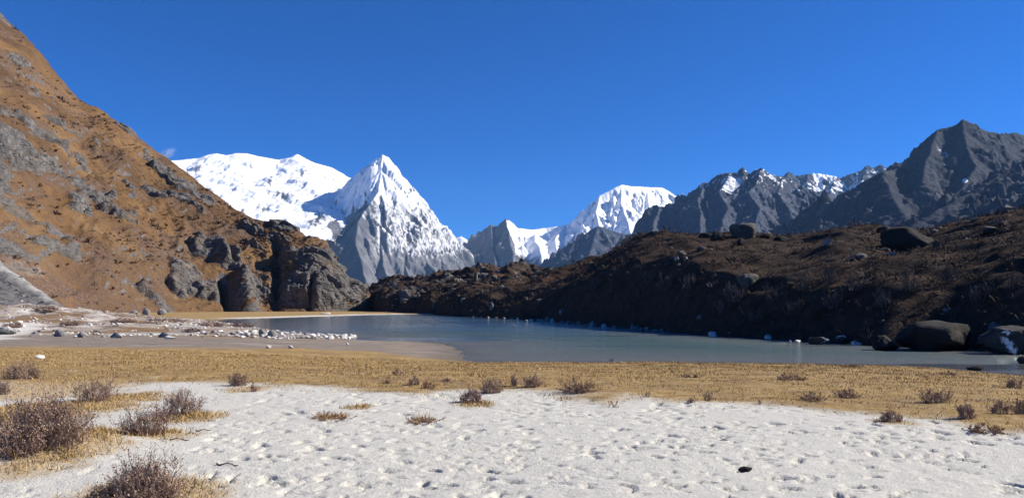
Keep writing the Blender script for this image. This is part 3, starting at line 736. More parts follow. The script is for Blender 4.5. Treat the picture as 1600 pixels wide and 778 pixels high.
mountain('mountain', rng_, (380, 1750), (2650, 3900), (5, 5.5), 400, flute=.035, flw=95, conc=1500, snow=snow_dust, rough=1.0, wl=.5, crag=74, jag=10, block=.6, mat=m_grey)

# snowy comb behind
def snow_comb(px, py, n, fl, rg, *a):
    return .28 + .75 * sstep(.7, .25, fl) * sstep(330, 285, py) + .8 * sstep(22, 8, np.abs(px - 1290)) * sstep(284, 276, py) - .4 * sstep(.5, .7, 1 - n[..., 2])
mountain('snow_mountain', [([(1180, 290, 6000), (1205, 277, 6000), (1224, 275, 6000), (1232, 269, 6000), (1240, 276, 6000), (1262, 272, 6000), (1280, 271, 6000), (1306, 275, 6000), (1314, 278, 6000), (1330, 271, 5980), (1344, 267, 5960), (1351, 261, 5950), (1356, 257, 5950), (1361, 264, 5950), (1368, 262, 5950), (1374, 257, 5950), (1380, 262, 5950), (1392, 263, 5950), (1430, 275, 5950), (1480, 300, 5950)], 1.1),
                            ([(1306, 275, 6000), (1300, 295, 5750), (1290, 320, 5400)], .9), ([(1356, 258, 5950), (1345, 290, 5650), (1330, 320, 5300)], .9), ([(1262, 272, 6000), (1262, 295, 5750), (1262, 315, 5500)], .9)],
         (1900, 3500), (5000, 6400), (7, 9), 420, flute=.06, flw=90, snow=snow_comb, rough=1.0, wl=.6, crag=70, jag=20, mat=m_grey)

# big dark peak on the right
def snow_peak(px, py, n, fl, rg, *a):
    return np.maximum(.55 * sstep(.25, 0, fl) * sstep(300, 220, py) * sstep(1430, 1480, px), 1.0 * sstep(6, 3, np.hypot(px - 1508, (py - 282) * 1.3)))
peak = [([(1180, 420, 2300), (1232, 378, 2300), (1262, 356, 2300), (1300, 326, 2300), (1335, 300, 2310), (1352, 288, 2320), (1366, 276, 2330), (1376, 268, 2340), (1392, 265, 2380), (1408, 263, 2430), (1420, 258, 2460), (1428, 249, 2480), (1440, 234, 2490), (1450, 222, 2500), (1460, 207, 2500), (1466, 203, 2500), (1478, 199, 2500), (1490, 196, 2500), (1498, 192, 2500), (1505, 186, 2500), (1511, 190, 2500), (1519, 193, 2500), (1530, 199, 2510), (1541, 204, 2520), (1556, 208, 2530), (1575, 209, 2540), (1588, 206, 2545), (1594, 208, 2550), (1620, 216, 2560), (1680, 225, 2600), (1760, 220, 2600), (1850, 240, 2600)], 1.35),
        ([(1376, 268, 2340), (1390, 300, 2150), (1410, 330, 1950), (1425, 360, 1750)], .75), ([(1466, 203, 2500), (1448, 245, 2330), (1440, 285, 2150)], 1.0), ([(1505, 187, 2500), (1512, 225, 2350), (1525, 262, 2180), (1500, 300, 2000)], .95),
        ([(1560, 208, 2530), (1580, 250, 2350), (1560, 280, 2150)], .8), ([(1690, 190, 1800), (1640, 228, 1800), (1600, 252, 1790), (1560, 276, 1770), (1520, 300, 1740), (1480, 322, 1700), (1440, 345, 1650), (1400, 372, 1600)], .7)]
mountain('mountain', peak, (650, 2500), (1450, 2850), (5, 5.5), 440, flute=.025, flw=90, conc=1200, snow=snow_peak, rough=1.0, wl=.42, crag=72, jag=7, block=.6, mat=m_dark)

# ------------------------------------------------------------------ plant and stone materials
def tint_material(name, c0, c1, c2, rough=0.9, scale=None):
    t = NT(name)
    a = t.attr('tint')
    c = t.mix(t.remap(a, 0, .5), c0, c1); c = t.mix(t.remap(a, .5, 1), c, c2)
    if scale: c = t.mix(t.remap(t.noise(t.geo.outputs['Position'], scale, 4), .35, .7, 0, .55), c, tuple(q * .5 for q in c0))
    t.bsdf(c, rough, None, 0.1)
    return t.m
m_stem = tint_material('dry_stems', (0.17, 0.116, 0.094), (0.28, 0.196, 0.158), (0.46, 0.35, 0.27))
m_bud = tint_material('withered_leaves', (0.19, 0.118, 0.090), (0.29, 0.188, 0.138), (0.43, 0.30, 0.20))
m_red = tint_material('russet_leaves', (0.13, 0.062, 0.036), (0.20, 0.10, 0.055), (0.30, 0.17, 0.09))
m_grass = tint_material('straw_blades', (0.22, 0.135, 0.05), (0.37, 0.245, 0.095), (0.50, 0.37, 0.19))
m_heath = tint_material('heath_twigs', (0.034, 0.025, 0.020), (0.068, 0.049, 0.038), (0.145, 0.115, 0.093))
m_pale = tint_material('pale_bare_branches', (0.065, 0.052, 0.044), (0.11, 0.09, 0.078), (0.17, 0.15, 0.13))
m_hshrub = tint_material('hill_shrub_leaves', (0.045, 0.028, 0.019), (0.085, 0.050, 0.030), (0.14, 0.085, 0.048))

def stone_material(name, c0, c1, patch, amount, lichen=None):
    t = NT(name); P = t.tc.outputs['Object']
    oi = t.n.new('ShaderNodeObjectInfo')
    sh = t.n.new('ShaderNodeVectorMath'); sh.operation = 'ADD'; t.l.new(P, sh.inputs[0]); t.l.new(oi.outputs['Location'], sh.inputs[1])
    P = sh.outputs[0]
    a = t.noise(P, 1.3, 6, .62); b = t.noise(P, 7.0, 5, .65); d = t.noise(P, 0.8, 3, .5)
    c = t.mix(t.remap(a, .3, .7), c0, c1)
    c = t.mix(t.remap(b, .55, .75, 0, .7), c, tuple(q * .45 for q in c0))
    c = t.mix(t.remap(t.math('ADD', d, t.math('MULTIPLY', t.math('SUBTRACT', b, .5), .4)), 1 - amount, 1.06 - amount), c, patch)
    t.bsdf(c, .93, t.bump(t.math('ADD', a, t.math('MULTIPLY', b, .4)), .6, .12), .1)
    return t.m
m_pale_stone = stone_material('pale_granite', (0.38, 0.36, 0.33), (0.66, 0.63, 0.575), (0.76, 0.73, 0.67), .48)
m_grey_stone = stone_material('grey_granite', (0.13, 0.128, 0.126), (0.27, 0.26, 0.245), (0.42, 0.405, 0.375), .40)
m_dark_stone = stone_material('dark_gneiss', (0.016, 0.015, 0.015), (0.038, 0.036, 0.034), (0.075, 0.07, 0.064), .30)
m_white_patch = stone_material('dark_gneiss_white_streaks', (0.030, 0.029, 0.028), (0.065, 0.062, 0.059), (0.72, 0.70, 0.65), .44)

# ------------------------------------------------------------------ STONES
import bmesh
def stone_mesh(name, seed, mat, sub=2, flat=.75, cuts=7, rough=.16):
    r = np.random.RandomState(seed)
    bm = bmesh.new(); bmesh.ops.create_icosphere(bm, subdivisions=sub, radius=1.0)
    co = np.array([v.co[:] for v in bm.verts]); fc = np.array([[v.index for v in f.verts] for f in bm.faces]); bm.free()
    for _ in range(cuts + 4):
        n = r.normal(size=3); n /= np.linalg.norm(n); lim = r.uniform(.5, .82)
        over = np.maximum(co @ n - lim, 0); co = co - over[:, None] * n * .92
    co *= (1 + rough * fbm(co[:, 0] * 1.6 + seed, co[:, 1] * 1.6, co[:, 2] * 1.6 + .5, 3, seed) + (.10 if sub > 2 else 0) * fbm(co[:, 0] * 4 + seed, co[:, 1] * 4, co[:, 2] * 5 + .5, 3, seed + 5, ridged=True))[:, None]
    co *= r.uniform(.85, 1.15, 3); co[:, 2] *= flat
    co[:, :2] /= np.abs(co[:, :2]).max(0); co[:, 2] -= co[:, 2].min(); co[:, 2] /= co[:, 2].max()
    return mesh_np(name, co, fc, None, False if sub < 3 else True, mat)      # footprint -1..1, height 0..1
sm_pale = [stone_mesh('stone', 10 + i, m_pale_stone) for i in range(6)]
sm_grey = [stone_mesh('stone', 30 + i, m_grey_stone) for i in range(4)]
sm_dark = [stone_mesh('stone', 50 + i, m_dark_stone) for i in range(3)]
sm_big = stone_mesh('boulder', 70, m_dark_stone, 4, .8, 6, .2)
m_mor_stone = stone_material('moraine_rock', (0.045, 0.043, 0.040), (0.115, 0.108, 0.10), (0.19, 0.18, 0.165), .42)
sm_mor = [stone_mesh('stone', 90 + i, m_mor_stone, 3) for i in range(4)]
sm_big2 = stone_mesh('boulder', 71, m_mor_stone, 4, .6, 8, .2)
sm_big3 = stone_mesh('boulder', 74, m_white_patch, 4, .8, 5, .2)
sm_big4 = stone_mesh('boulder', 79, m_dark_stone, 4, .6, 4, .15)

def stone(name, me, pos, wx, wy, h, rz, label, cat='stone', group=None, sink=.15, tilt=0.0):
    o = link(name, me, None, label=label, category=cat)
    if group: o['group'] = group
    o.location = (pos[0], pos[1], pos[2] - h * sink); o.scale = (wx / 2, wy / 2, h); o.rotation_euler = (tilt, tilt * .6, rz)
    return o
rs = np.random.RandomState(21)
def at_lake(px, py): return Wz(px, py, ZL)

# stones along the foot of the dark bank: (px, py of the foot, width px, height px, kind)
GS = 'pale stones along the far water edge'
LS = 'small pale stone at the water edge below the dark shrubby bank'
shore = [(822, 500, 5, 3), (830, 499, 6, 3), (840, 499, 5, 3), (846, 500, 7, 5), (856, 499, 10, 7), (863, 500, 6, 5), (878, 502, 6, 4), (888, 504, 8, 6), (896, 504, 5, 3), (904, 505, 6, 6), (918, 506, 8, 3), (925, 507, 10, 8),
         (930, 507, 8, 4), (943, 508, 9, 5), (960, 508, 8, 2), (988, 511, 9, 7), (996, 512, 9, 6), (1002, 514, 7, 5), (1011, 513, 9, 5), (1022, 515, 12, 3), (1034, 515, 6, 5), (740, 493.6, 4, 2), (752, 494, 4, 2), (763, 495, 5, 3), (775, 495, 5, 2), (788, 496, 5, 3), (799, 496, 5, 3), (809, 497, 5, 3)]
shore.sort()
ORD = 'first second third fourth fifth sixth seventh eighth ninth tenth eleventh twelfth thirteenth fourteenth fifteenth sixteenth seventeenth eighteenth nineteenth twentieth twenty-first twenty-second twenty-third twenty-fourth twenty-fifth twenty-sixth twenty-seventh twenty-eighth'.split()
for si, (a, b, w_, h_) in enumerate(shore):
    p = at_lake(a, b + 2.2); k = p[1] / F
    stone('stone', sm_pale[rs.randint(6)] if rs.uniform() < .35 else sm_grey[rs.randint(4)], p, w_ * k * rs.uniform(.8, 1.5), w_ * k * rs.uniform(.8, 1.2), h_ * k * 1.35, rs.uniform(0, 6), ORD[si] + ' small stone from the left along the far water edge', 'stone', GS, .3)
special = [(1113, 522, 12, 8, 'P', 'round pale stone at the water edge, first before the dark overhanging bank'), (1131, 519, 9, 9, 'P', 'upright pale stone standing a little above the water below the bank'), (1141, 522, 9, 7, 'P', 'pale stone leaning beside the upright stone at the water edge'),
           (1154, 522, 4, 8, 'P', 'thin white stone standing like a peg in the water'), (1186, 521, 20, 8, 'G', 'grey flat rock half hidden under the dark bank'), (1201, 526, 12, 8, 'P', 'white forked stone at the water edge right of the flat grey rock'),
           (1235, 531, 4, 4, 'P', 'tiny white stone in the water before the white-backed rock'), (1246, 532, 11, 5, 'P', 'small white stone next to the low white-backed rock'), (1279, 534, 34, 12, 'W', 'low broad rock with a white back in the lake margin'), (1318, 533, 26, 14, 'W', 'tilted rock streaked white beside the low white-backed rock'),
           (1338, 535, 16, 6, 'P', 'flat white slab lying at the water line beside the streaked rock'), (1373, 532, 20, 8, 'G', 'grey rock with white patch left of the large dark boulder'), (1400, 542, 8, 10, 'P', 'small white V-shaped stone at the foot of the dark boulders'),
           (1494, 542, 7, 5, 'P', 'round white stone in the water before the largest shoreline boulder'), (1523, 541, 19, 9, 'P', 'white wedge-shaped stone between the largest boulder and the white-topped boulder'),
           (1590, 549, 34, 7, 'P', 'long flat white rock lying in the water near the right picture edge')]
for (a, b, w_, h_, kd, lb) in special:
    p = at_lake(a, b + 3.6); k = p[1] / F
    me = {'P': sm_pale[rs.randint(6)], 'G': sm_grey[rs.randint(4)], 'W': sm_big3}[kd]
    stone('stone', me, p, w_ * k * 1.1, w_ * k * .8, h_ * k * 1.3, rs.uniform(-.5, .5), lb, 'stone', 'pale stones along the far water edge', .25)
# boulders at the shore
for (a, b, w_, h_, me, rz, lb) in [(1465, 540, 122, 44, sm_big4, .2, 'largest dark rounded boulder standing in the lake margin'), (1384, 540, 48, 22, sm_big, 1.0, 'smaller dark boulder just left of the largest shoreline boulder'),
                                   (1582, 546, 84, 42, sm_big3, 2.3, 'dark boulder with a snow-white streaked top at the right shore'), (1598, 568, 18, 12, sm_dark[0], 0, 'dark stone in the shallows at the right picture edge'),
                                   (1523, 578, 30, 7, sm_dark[1], .2, 'flat dark rock breaking the water surface before the grass')]:
    p = at_lake(a, b + (6.5 if b < 560 else 0)); k = p[1] / F
    stone('boulder', me, p, w_ * k, w_ * k * .8, h_ * k * 1.18, rz, lb, 'boulder', 'dark boulders at the shore', .12)
# boulders up on the moraine
for (a, b, w_, h_, me, rz, lb) in [(1414, 384, 88, 32, sm_big, 2.2, 'huge dark boulder on the moraine crest below the dark peak'), (1384, 363, 30, 12, sm_dark[2], .4, 'low dark rock on the crest left of the huge boulder'), (1463, 384, 14, 10, sm_mor[0], 0, 'small grey rock at the right foot of the huge crest boulder'),
                                   (1158, 371, 52, 24, sm_big2, .3, 'broad pale grey boulder lying on the moraine crest'), (1126, 373, 34, 14, sm_big, 1.3, 'dark rock leaning against the broad pale crest boulder'), (1156, 381, 16, 10, sm_dark[0], 1, 'small dark block below the broad pale crest boulder'),
                                   (1195, 371, 22, 7, sm_dark[1], .5, 'low dark rock right of the broad pale crest boulder'), (1222, 376, 24, 8, sm_dark[2], .2, 'dark wedge rock at the low point of the moraine crest'), (1102, 370, 24, 8, sm_dark[0], .2, 'low dark rock at the left end of the crest rocks'),
                                   (1165, 446, 42, 20, sm_big2, .9, 'grey craggy rock sticking out half way up the dark slope'), (1062, 400, 18, 9, sm_mor[1], .5, 'pale rubble block in a bare scar near the crest'), (1054, 408, 11, 6, sm_grey[0], 1.5, 'pale rubble stone at the lower left of the bare scar'), (1068, 407, 8, 6, sm_grey[2], .9, 'pale rubble stone at the lower right of the bare scar'), (1060, 414, 9, 5, sm_mor[2], 2.5, 'lowest rubble stone of the bare scar near the crest'), (1092, 391, 16, 6, sm_mor[2], .1, 'small pale rock right of the bare scar'),
                                   (1548, 362, 30, 8, sm_mor[3], .3, 'weathered pale rock lying in the heath far right'), (677, 483, 9, 10, sm_mor[0], .6, 'round pale boulder on the far slope above the beach'), (765, 483, 7, 12, sm_grey[1], .2, 'tall pale stone standing on the far slope'),
                                   (652, 467, 9, 10, sm_mor[2], .6, 'pale blocky boulder on the far brown slope'), (745, 437, 10, 14, sm_mor[1], 1.6, 'dark craggy block on the far moraine crest'), (772, 436, 12, 8, sm_mor[3], .6, 'pale rock right of the craggy block on the far crest'),
                                   (840, 473, 16, 8, sm_mor[0], 2.6, 'pale outcrop on the middle of the far slope'), (820, 469, 8, 6, sm_mor[2], .6, 'small rock left of the pale outcrop on the far slope'), (875, 490, 9, 8, sm_grey[3], .6, 'pale pointed stone above the shore stones on the far bank'),
                                   (740, 484, 6, 4, sm_mor[0], 1.6, 'small grey stone low on the far slope'), (706, 480, 8, 5, sm_mor[3], 1.2, 'grey stone between the round boulder and the standing stone')]:
    p, n_ = on_surf(a, b - 2, mor_px, mor_py, mor_d, morP, morN); k = p[1] / F
    stone('boulder', me, p, w_ * k, w_ * k * .85, h_ * k * 1.35, rz, lb, 'boulder', 'boulders on the moraine', .25)

# stones of the stony spit on the left
GB = 'stones of the stony spit'
LB = 'pale stone in the stony spit beside the lake'
for i in range(150):
    a = 330 + 225 * rs.uniform() ** .85; b = np.interp(a, [330, 450, 550], [521, 522, 526.0]) + rs.uniform(-2.5, 6.5) * np.interp(a, [330, 500, 555], [1, .9, .35])
    p = on_ground(a, b); k = p[1] / F; w_ = rs.uniform(4, 11)
    me = sm_pale[rs.randint(6)] if rs.uniform() < .74 else sm_grey[rs.randint(4)]
    stone('stone', me, p, w_ * k, w_ * k * rs.uniform(.7, 1.2), w_ * k * rs.uniform(.35, .6), rs.uniform(0, 6), ('large ' if w_ > 8.7 else 'small ' if w_ < 6.2 else '') + ('pale' if 'pale' in me.materials[0].name else 'slate-grey') + ' stone ' + ('at the outer tip' if a > 500 else 'in the outer half' if a > 440 else 'in the inner half' if a > 385 else 'at the landward end') + ' of the stony spit', 'stone', GB, .2)
for i in range(56):
    a = rs.uniform(0, 350); b = 524 + rs.uniform(-22, 4)
    p = on_ground(a, b); k = p[1] / F; w_ = rs.uniform(3.5, 9)
    me = sm_pale[rs.randint(6)] if rs.uniform() < .35 else sm_grey[rs.randint(4)]
    stone('stone', me, p, w_ * k, w_ * k * rs.uniform(.7, 1.2), w_ * k * rs.uniform(.35, .6), rs.uniform(0, 6), ('pale' if 'pale' in me.materials[0].name else 'grey') + ' stone strewn over the low bank ' + ('at the left picture edge' if a < 90 else 'below the hill foot boulders' if a < 240 else 'just left of the stony spit'), 'stone', 'stones strewn over the low bank', .2)
for (a, b, w_, h_, me, lb) in [(540, 526.5, 8, 5, sm_pale[0], 'white stone lying alone in the water off the tip of the spit'), (549, 527, 9, 5, sm_pale[2], 'outermost white stone in the water beyond the spit tip'), (258, 527, 22, 8, sm_grey[0], 'large slate-grey rock at the near edge of the stony spit'), (266, 530, 18, 5, sm_pale[3], 'pale slab before the large slate-grey rock'),
                               (410, 523, 12, 9, sm_grey[2], 'dark grey block on the water side of the spit'), (423, 527, 16, 10, sm_grey[1], 'dark leaning block near the middle of the spit'), (62, 561, 16, 6, sm_pale[4], 'white stone lying alone on the dry grass near the left edge'), (420, 544, 9, 4, sm_pale[1], 'pale stone on the mud flat below the spit'),
                               (454, 544, 9, 4, sm_pale[5], 'pale stone with a dark clod beside it on the mud flat'), (543, 538, 5, 2.5, sm_pale[2], 'tiny white pebble alone on the grey mud'), (227, 493, 14, 11, sm_grey[1], 'tall pale boulder at the foot of the hill'), (252, 492, 16, 9, sm_grey[3], 'grey boulder beside the tall pale boulder at the hill foot'), (208, 493, 14, 8, sm_grey[0], 'low grey boulder left of the tall pale boulder'),
                               (45, 490, 22, 8, sm_pale[3], 'white flat boulder on the grassy rise at the left'), (12, 522, 30, 12, sm_grey[2], 'blue-grey rock on the low bank at the left picture edge'), (92, 526, 22, 10, sm_grey[1], 'dark grey rock in the middle of the low bank'), (128, 527, 18, 8, sm_grey[3], 'grey rock beside the sandy gap in the low bank'), (183, 528, 20, 8, sm_grey[0], 'slate rock at the near edge of the low bank')]:
    p = on_ground(a, b) if a < 500 or b > 530 else at_lake(a, b); k = p[1] / F
    stone('stone', me, p, w_ * k, w_ * k * .8, h_ * k * 1.3, rs.uniform(-.5, .5), lb, 'stone', None, .15)
p = Wz(1163, 738, -0.03); stone('stone', sm_dark[0], on_ground(1163, 738), .15, .10, .06, .4, 'small dark stone lying on the footprinted sand', 'stone', None, .2)
stone('stone', sm_pale[0], on_ground(510, 486 + 4.2), 3.4, 2.0, .5, 0, 'low white slab at the foot of the cliff beyond the lake', 'stone', None, .2)

# ------------------------------------------------------------------ SHRUBS
def tube_np(P0, P1, r0, r1, sides=3):
    """many tapered tubes at once; P0,P1 (N,3), r0,r1 (N,)"""
    d = P1 - P0; L = np.linalg.norm(d, axis=1, keepdims=True) + 1e-9; d = d / L
    ref = np.where(np.abs(d[:, 2:3]) < .9, np.array([[0, 0, 1.0]]), np.array([[1.0, 0, 0]]))
    u = np.cross(d, ref); u /= np.linalg.norm(u, axis=1, keepdims=True); v = np.cross(d, u)
    N = len(P0); vs = []
    for rr, PP in ((r0, P0), (r1, P1)):
        for k in range(sides):
            a = 2 * math.pi * k / sides
            vs.append(PP + (u * math.cos(a) + v * math.sin(a)) * rr[:, None])
    V = np.stack(vs, 1).reshape(-1, 3)
    b = (np.arange(N) * 2 * sides)[:, None]
    f = np.concatenate([b + np.array([[k, (k + 1) % sides, sides + (k + 1) % sides, sides + k]]) for k in range(sides)], 0)
    return V, f

def shrub_parts(r, w, dp, h, n, twigs=6, leaves=5, flop=.0, stem_r=.004, up=.5):
    a = r.uniform(0, 2 * math.pi, n); q = np.sqrt(r.uniform(0, 1, n))
    S = np.stack([np.cos(a) * q * w * .32, np.sin(a) * q * dp * .32, np.zeros(n)], 1)
    a2 = a + r.normal(0, .5, n); el = np.arcsin(np.clip(r.uniform(.05, 1, n) ** up, 0, 1)); rad = r.uniform(.5, 1.02, n) ** .8 * (1 + .24 * np.sin(a2 * 2 + r.uniform(0, 6)) + .16 * np.sin(a2 * 5 + r.uniform(0, 6))) * (1 + .22 * (r.uniform(0, 1, n) < .06))
    E = np.stack([np.cos(a2) * np.cos(el) * w * .5 * rad, np.sin(a2) * np.cos(el) * dp * .5 * rad, np.sin(el) * h * rad + .03 * h], 1)
    M1 = S + (E - S) * .38 + r.normal(0, .05, (n, 3)) * h + np.array([0, 0, .06 * h]); M2 = S + (E - S) * .72 + r.normal(0, .06, (n, 3)) * h
    rr = stem_r * r.uniform(.7, 1.4, n)
    V, Fc, T = [], [], []; off = 0
    tint = np.clip(r.normal(.45, .22, n), 0, 1)
    for p0, p1, k0, k1 in ((S, M1, 1.3, 1.0), (M1, M2, 1.0, .75), (M2, E, .75, .35)):
        v, f = tube_np(p0, p1, rr * k0, rr * k1); V.append(v); Fc.append(f + off); off += len(v); T.append(np.repeat(tint, 6))
    m = n * twigs
    idx = np.repeat(np.arange(n), twigs); t = r.uniform(.25, 1, m)[:, None]
    lo = M1[idx] + (M2[idx] - M1[idx]) * np.clip(t * 2, 0, 1); B0 = np.where(t < .5, lo, M2[idx] + (E[idx] - M2[idx]) * np.clip(t * 2 - 1, 0, 1))
    d = (E - S)[idx]; d = d / (np.linalg.norm(d, axis=1, keepdims=True) + 1e-9)
    d = d + r.normal(0, .55, (m, 3)) + np.array([0, 0, .35]); d /= np.linalg.norm(d, axis=1, keepdims=True)
    E2 = B0 + d * (h * r.uniform(.10, .30, m))[:, None]
    E2[:, 2] = np.maximum(E2[:, 2], .005)
    v, f = tube_np(B0, E2, stem_r * .6 * np.ones(m), stem_r * .25 * np.ones(m)); V.append(v); Fc.append(f + off); off += len(v); T.append(np.repeat(np.clip(tint[idx] + r.normal(0, .15, m), 0, 1), 6))
    stems = (np.concatenate(V), np.concatenate(Fc), np.concatenate(T))
    # withered leaves and buds on the twigs
    k = m * leaves
    ii = np.repeat(np.arange(m), leaves); u = r.uniform(.15, 1.05, k)[:, None]
    C = B0[ii] + (E2 - B0)[ii] * u + r.normal(0, .008, (k, 3)); C[:, 2] = np.maximum(C[:, 2], .01)
    x = r.normal(size=(k, 3)); x /= np.linalg.norm(x, axis=1, keepdims=True); y = np.cross(x, r.normal(size=(k, 3))); y /= np.linalg.norm(y, axis=1, keepdims=True)
    sz = r.uniform(.005, .011, k)[:, None] * (1 + (w > .9) * .2)
    LV = np.stack([C - x * sz, C + y * sz * .6, C + x * sz * 1.4, C - y * sz * .6], 1).reshape(-1, 3)
    LF = np.arange(4 * k).reshape(k, 4)
    lt = np.repeat(np.clip(tint[idx][ii] + r.normal(0, .2, k), 0, 1), 4)
    return stems, (LV, LF, lt)

def shrub(px, py, wpx, hpx, label, group, n=60, red=False, depth=.8, seed=0, twigs=7, leaves=2, up=.5, pos=None, mats=None, r=None):
    rr = np.random.RandomState(1000 + seed + int(px * 7 + py))
    p = on_ground(px, py) if pos is None else pos
    k = p[1] / F
    w, h = wpx * k, hpx * k
    n = max(6, int(n * .82)) if pos is None else n
    h *= .93
    (sv, sf, st), (lv, lf_, lt) = shrub_parts(rr, w, w * depth, h * .92, n, twigs, leaves, stem_r=max(.0028, p[1] * .00026) if r is None else r, up=up)
    root = link('shrub', None, None, label=label, category='shrub', group=group)
    root.location = (p[0], p[1], p[2] - .01); root.empty_display_size = .1
    a, b = mats or (m_stem, m_red if red else m_bud)
    link('stems', mesh_np('stems', sv, sf, dict(tint=st), False, a), root)
    link('leaves', mesh_np('leaves', lv, lf_, dict(tint=lt), False, b), root)
    return root
G1, G2, G3 = 'dry shrubs on the sand at the left', 'dry shrubs along the grass edge', 'shrubs on the low bank by the spit'
shrub(72, 693, 168, 84, 'largest dry mauve-brown shrub sprawling at the left picture edge', G1, 330, depth=.7)
shrub(20, 712, 110, 60, 'low front flank of brushwood before the largest shrub at the left edge', G1, 150, depth=.6)
shrub(147, 628, 84, 40, 'dry brown shrub just behind and right of the largest shrub', G1, 130)
shrub(36, 592, 84, 32, 'bushy dry shrub on the grass at the left edge, farthest back', G1, 120)
shrub(4, 617, 32, 28, 'shrub cut by the left picture edge, between the big shrub and the rear one', G1, 60)
shrub(282, 648, 90, 44, 'spreading twiggy shrub right of the path of sand', G1, 150)
shrub(228, 682, 92, 50, 'dark twiggy shrub with straw at its foot, before the spreading one', G1, 150)
shrub(228, 792, 140, 84, 'large dry shrub at the bottom edge with a tall tuft of bare twigs', G1, 240, depth=.7)
shrub(165, 795, 70, 40, 'low dark flank of brushwood at the bottom edge left of the tufted shrub', G1, 80)
shrub(372, 603, 40, 22, 'small dense purple-brown shrub on the grass edge above the sand', G1, 90)
shrub(398, 612, 18, 16, 'little upright twig clump beside the small purple-brown shrub', G1, 22)
shrub(768, 615, 50, 25, 'dense dark shrub at the sand edge, the upper of the pair', G2, 110)
shrub(736, 629, 50, 25, 'dense dark shrub lying out on the sand, the lower of the pair', G2, 110)
shrub(803, 603, 18, 20, 'narrow upright twig bush left of the broad brown bush', G2, 34, up=.35)
shrub(832, 605, 40, 22, 'broad brown bush on the grass right of the narrow twig bush', G2, 80)
shrub(648, 601, 28, 16, 'small spiky dark bush on the grass left of centre', G2, 40)
shrub(668, 608, 30, 12, 'pale low bush touching the small spiky bush', G2, 40, red=True)
shrub(622, 587, 22, 11, 'small rounded brown bush alone on the yellow grass', G2, 36)
shrub(605, 599, 16, 7, 'tiny dark cushion plant at the grass edge left of the spiky bush', G2, 26)
shrub(697, 597, 14, 7, 'tiny dark cushion plant right of the spiky bush', G2, 26)
shrub(902, 613, 66, 24, 'russet brush patch on the grass near the middle', G2, 120, red=True, up=.8)
shrub(958, 637, 28, 15, 'sparse grey twigs sticking out of the sand below the grass edge', G2, 14, leaves=1)
shrub(1008, 621, 22, 15, 'sparse twig tuft at the grass edge right of centre', G2, 14, leaves=1)
shrub(1106, 626, 26, 17, 'thin upright twigs at the sand edge right of the sparse tuft', G2, 22, leaves=2)
shrub(1080, 630, 18, 9, 'low brown clump touching the sand beside the thin upright twigs', G2, 22)
shrub(1235, 594, 60, 13, 'low flat russet mat in the yellow grass', G2, 70, red=True, up=.9)
shrub(1080, 591, 44, 9, 'faint flat brown mat in the grass right of the middle', G2, 40, red=True, up=.9)
shrub(1325, 622, 40, 18, 'brown twig bush on the grass edge with a dark shadowed left side', G2, 60)
shrub(1268, 626, 56, 15, 'low spreading brown brush left of the shadowed twig bush', G2, 60)
shrub(1188, 632, 12, 11, 'single tiny twig tuft at the very edge of the sand', G2, 8, leaves=1)
shrub(1393, 662, 52, 24, 'dark purple bush standing out on the sand at the right', G2, 100)
shrub(1465, 629, 56, 25, 'fan-shaped grey-brown bush on the right grass', G2, 90)
shrub(1509, 654, 38, 28, 'upright brown bush right of the dark purple one', G2, 70)
shrub(1562, 648, 40, 22, 'loose brown bush among the russet grass at the right', G2, 60)
shrub(1598, 648, 40, 30, 'brown bush cut by the right picture edge', G2, 70)
shrub(1586, 607, 34, 20, 'grey-green bush near the water at the right edge', G2, 60)
shrub(1540, 676, 70, 14, 'low russet brush at the lower border of the right grass', G2, 80, red=True, up=.8)
shrub(518, 656, 74, 13, 'flat wispy reddish mat alone on the left-centre sand', G2, 46, red=True, up=.9, leaves=2)
shrub(663, 662, 62, 13, 'flat dark-rooted straw mat alone on the centre sand', G2, 46, up=.9, leaves=2)
shrub(110, 705, 30, 14, 'low straggling twigs in the straw below the largest shrub', G1, 16, leaves=1)
shrub(1480, 585, 26, 8, 'low brown tussock at the water edge on the right', G2, 40, red=True, up=.8)
shrub(1325, 573, 28, 8, 'brown tussock standing at the water line, middle right', G2, 40, red=True, up=.8)
for (a, b, lb) in [(955, 563, 'first small dark clump along the waterline'), (1060, 567, 'second small dark clump along the waterline'), (1093, 568.5, 'third small dark clump along the waterline'), (1130, 568.5, 'fourth small dark clump along the waterline')]:
    shrub(a, b, 11, 6, lb, 'dark clumps along the waterline', 16, up=.8)
for (a, b, w_, h_, lb) in [(258, 504, 84, 11, 'long dark brown shrub mat on the low bank'), (330, 510, 66, 10, 'brown shrub mat in the middle of the low bank by the spit'), (375, 511, 60, 9, 'purple-brown shrub mat nearest the lake on the bank'), (215, 508, 60, 9, 'brown shrub mat at the left of the bank shrubs'), (300, 518, 40, 7, 'low brown shrub among the stones of the bank'),
                           (190, 510, 46, 9, 'brown shrub beside the pale sand gap of the bank'), (70, 500, 60, 10, 'brown shrub mat on the rise at the left'), (110, 508, 40, 9, 'grey-brown shrub among the rocks of the left bank'), (20, 486, 60, 8, 'brown shrub strip below the grey scree'), (150, 492, 60, 8, 'dark shrub strip at the foot of the left hill'), (20, 512, 40, 9, 'small brown shrub at the left edge of the low bank')]:
    shrub(a, b, w_, h_, lb, G3, 160, leaves=2, twigs=5, up=.8, depth=.6, r=.022)
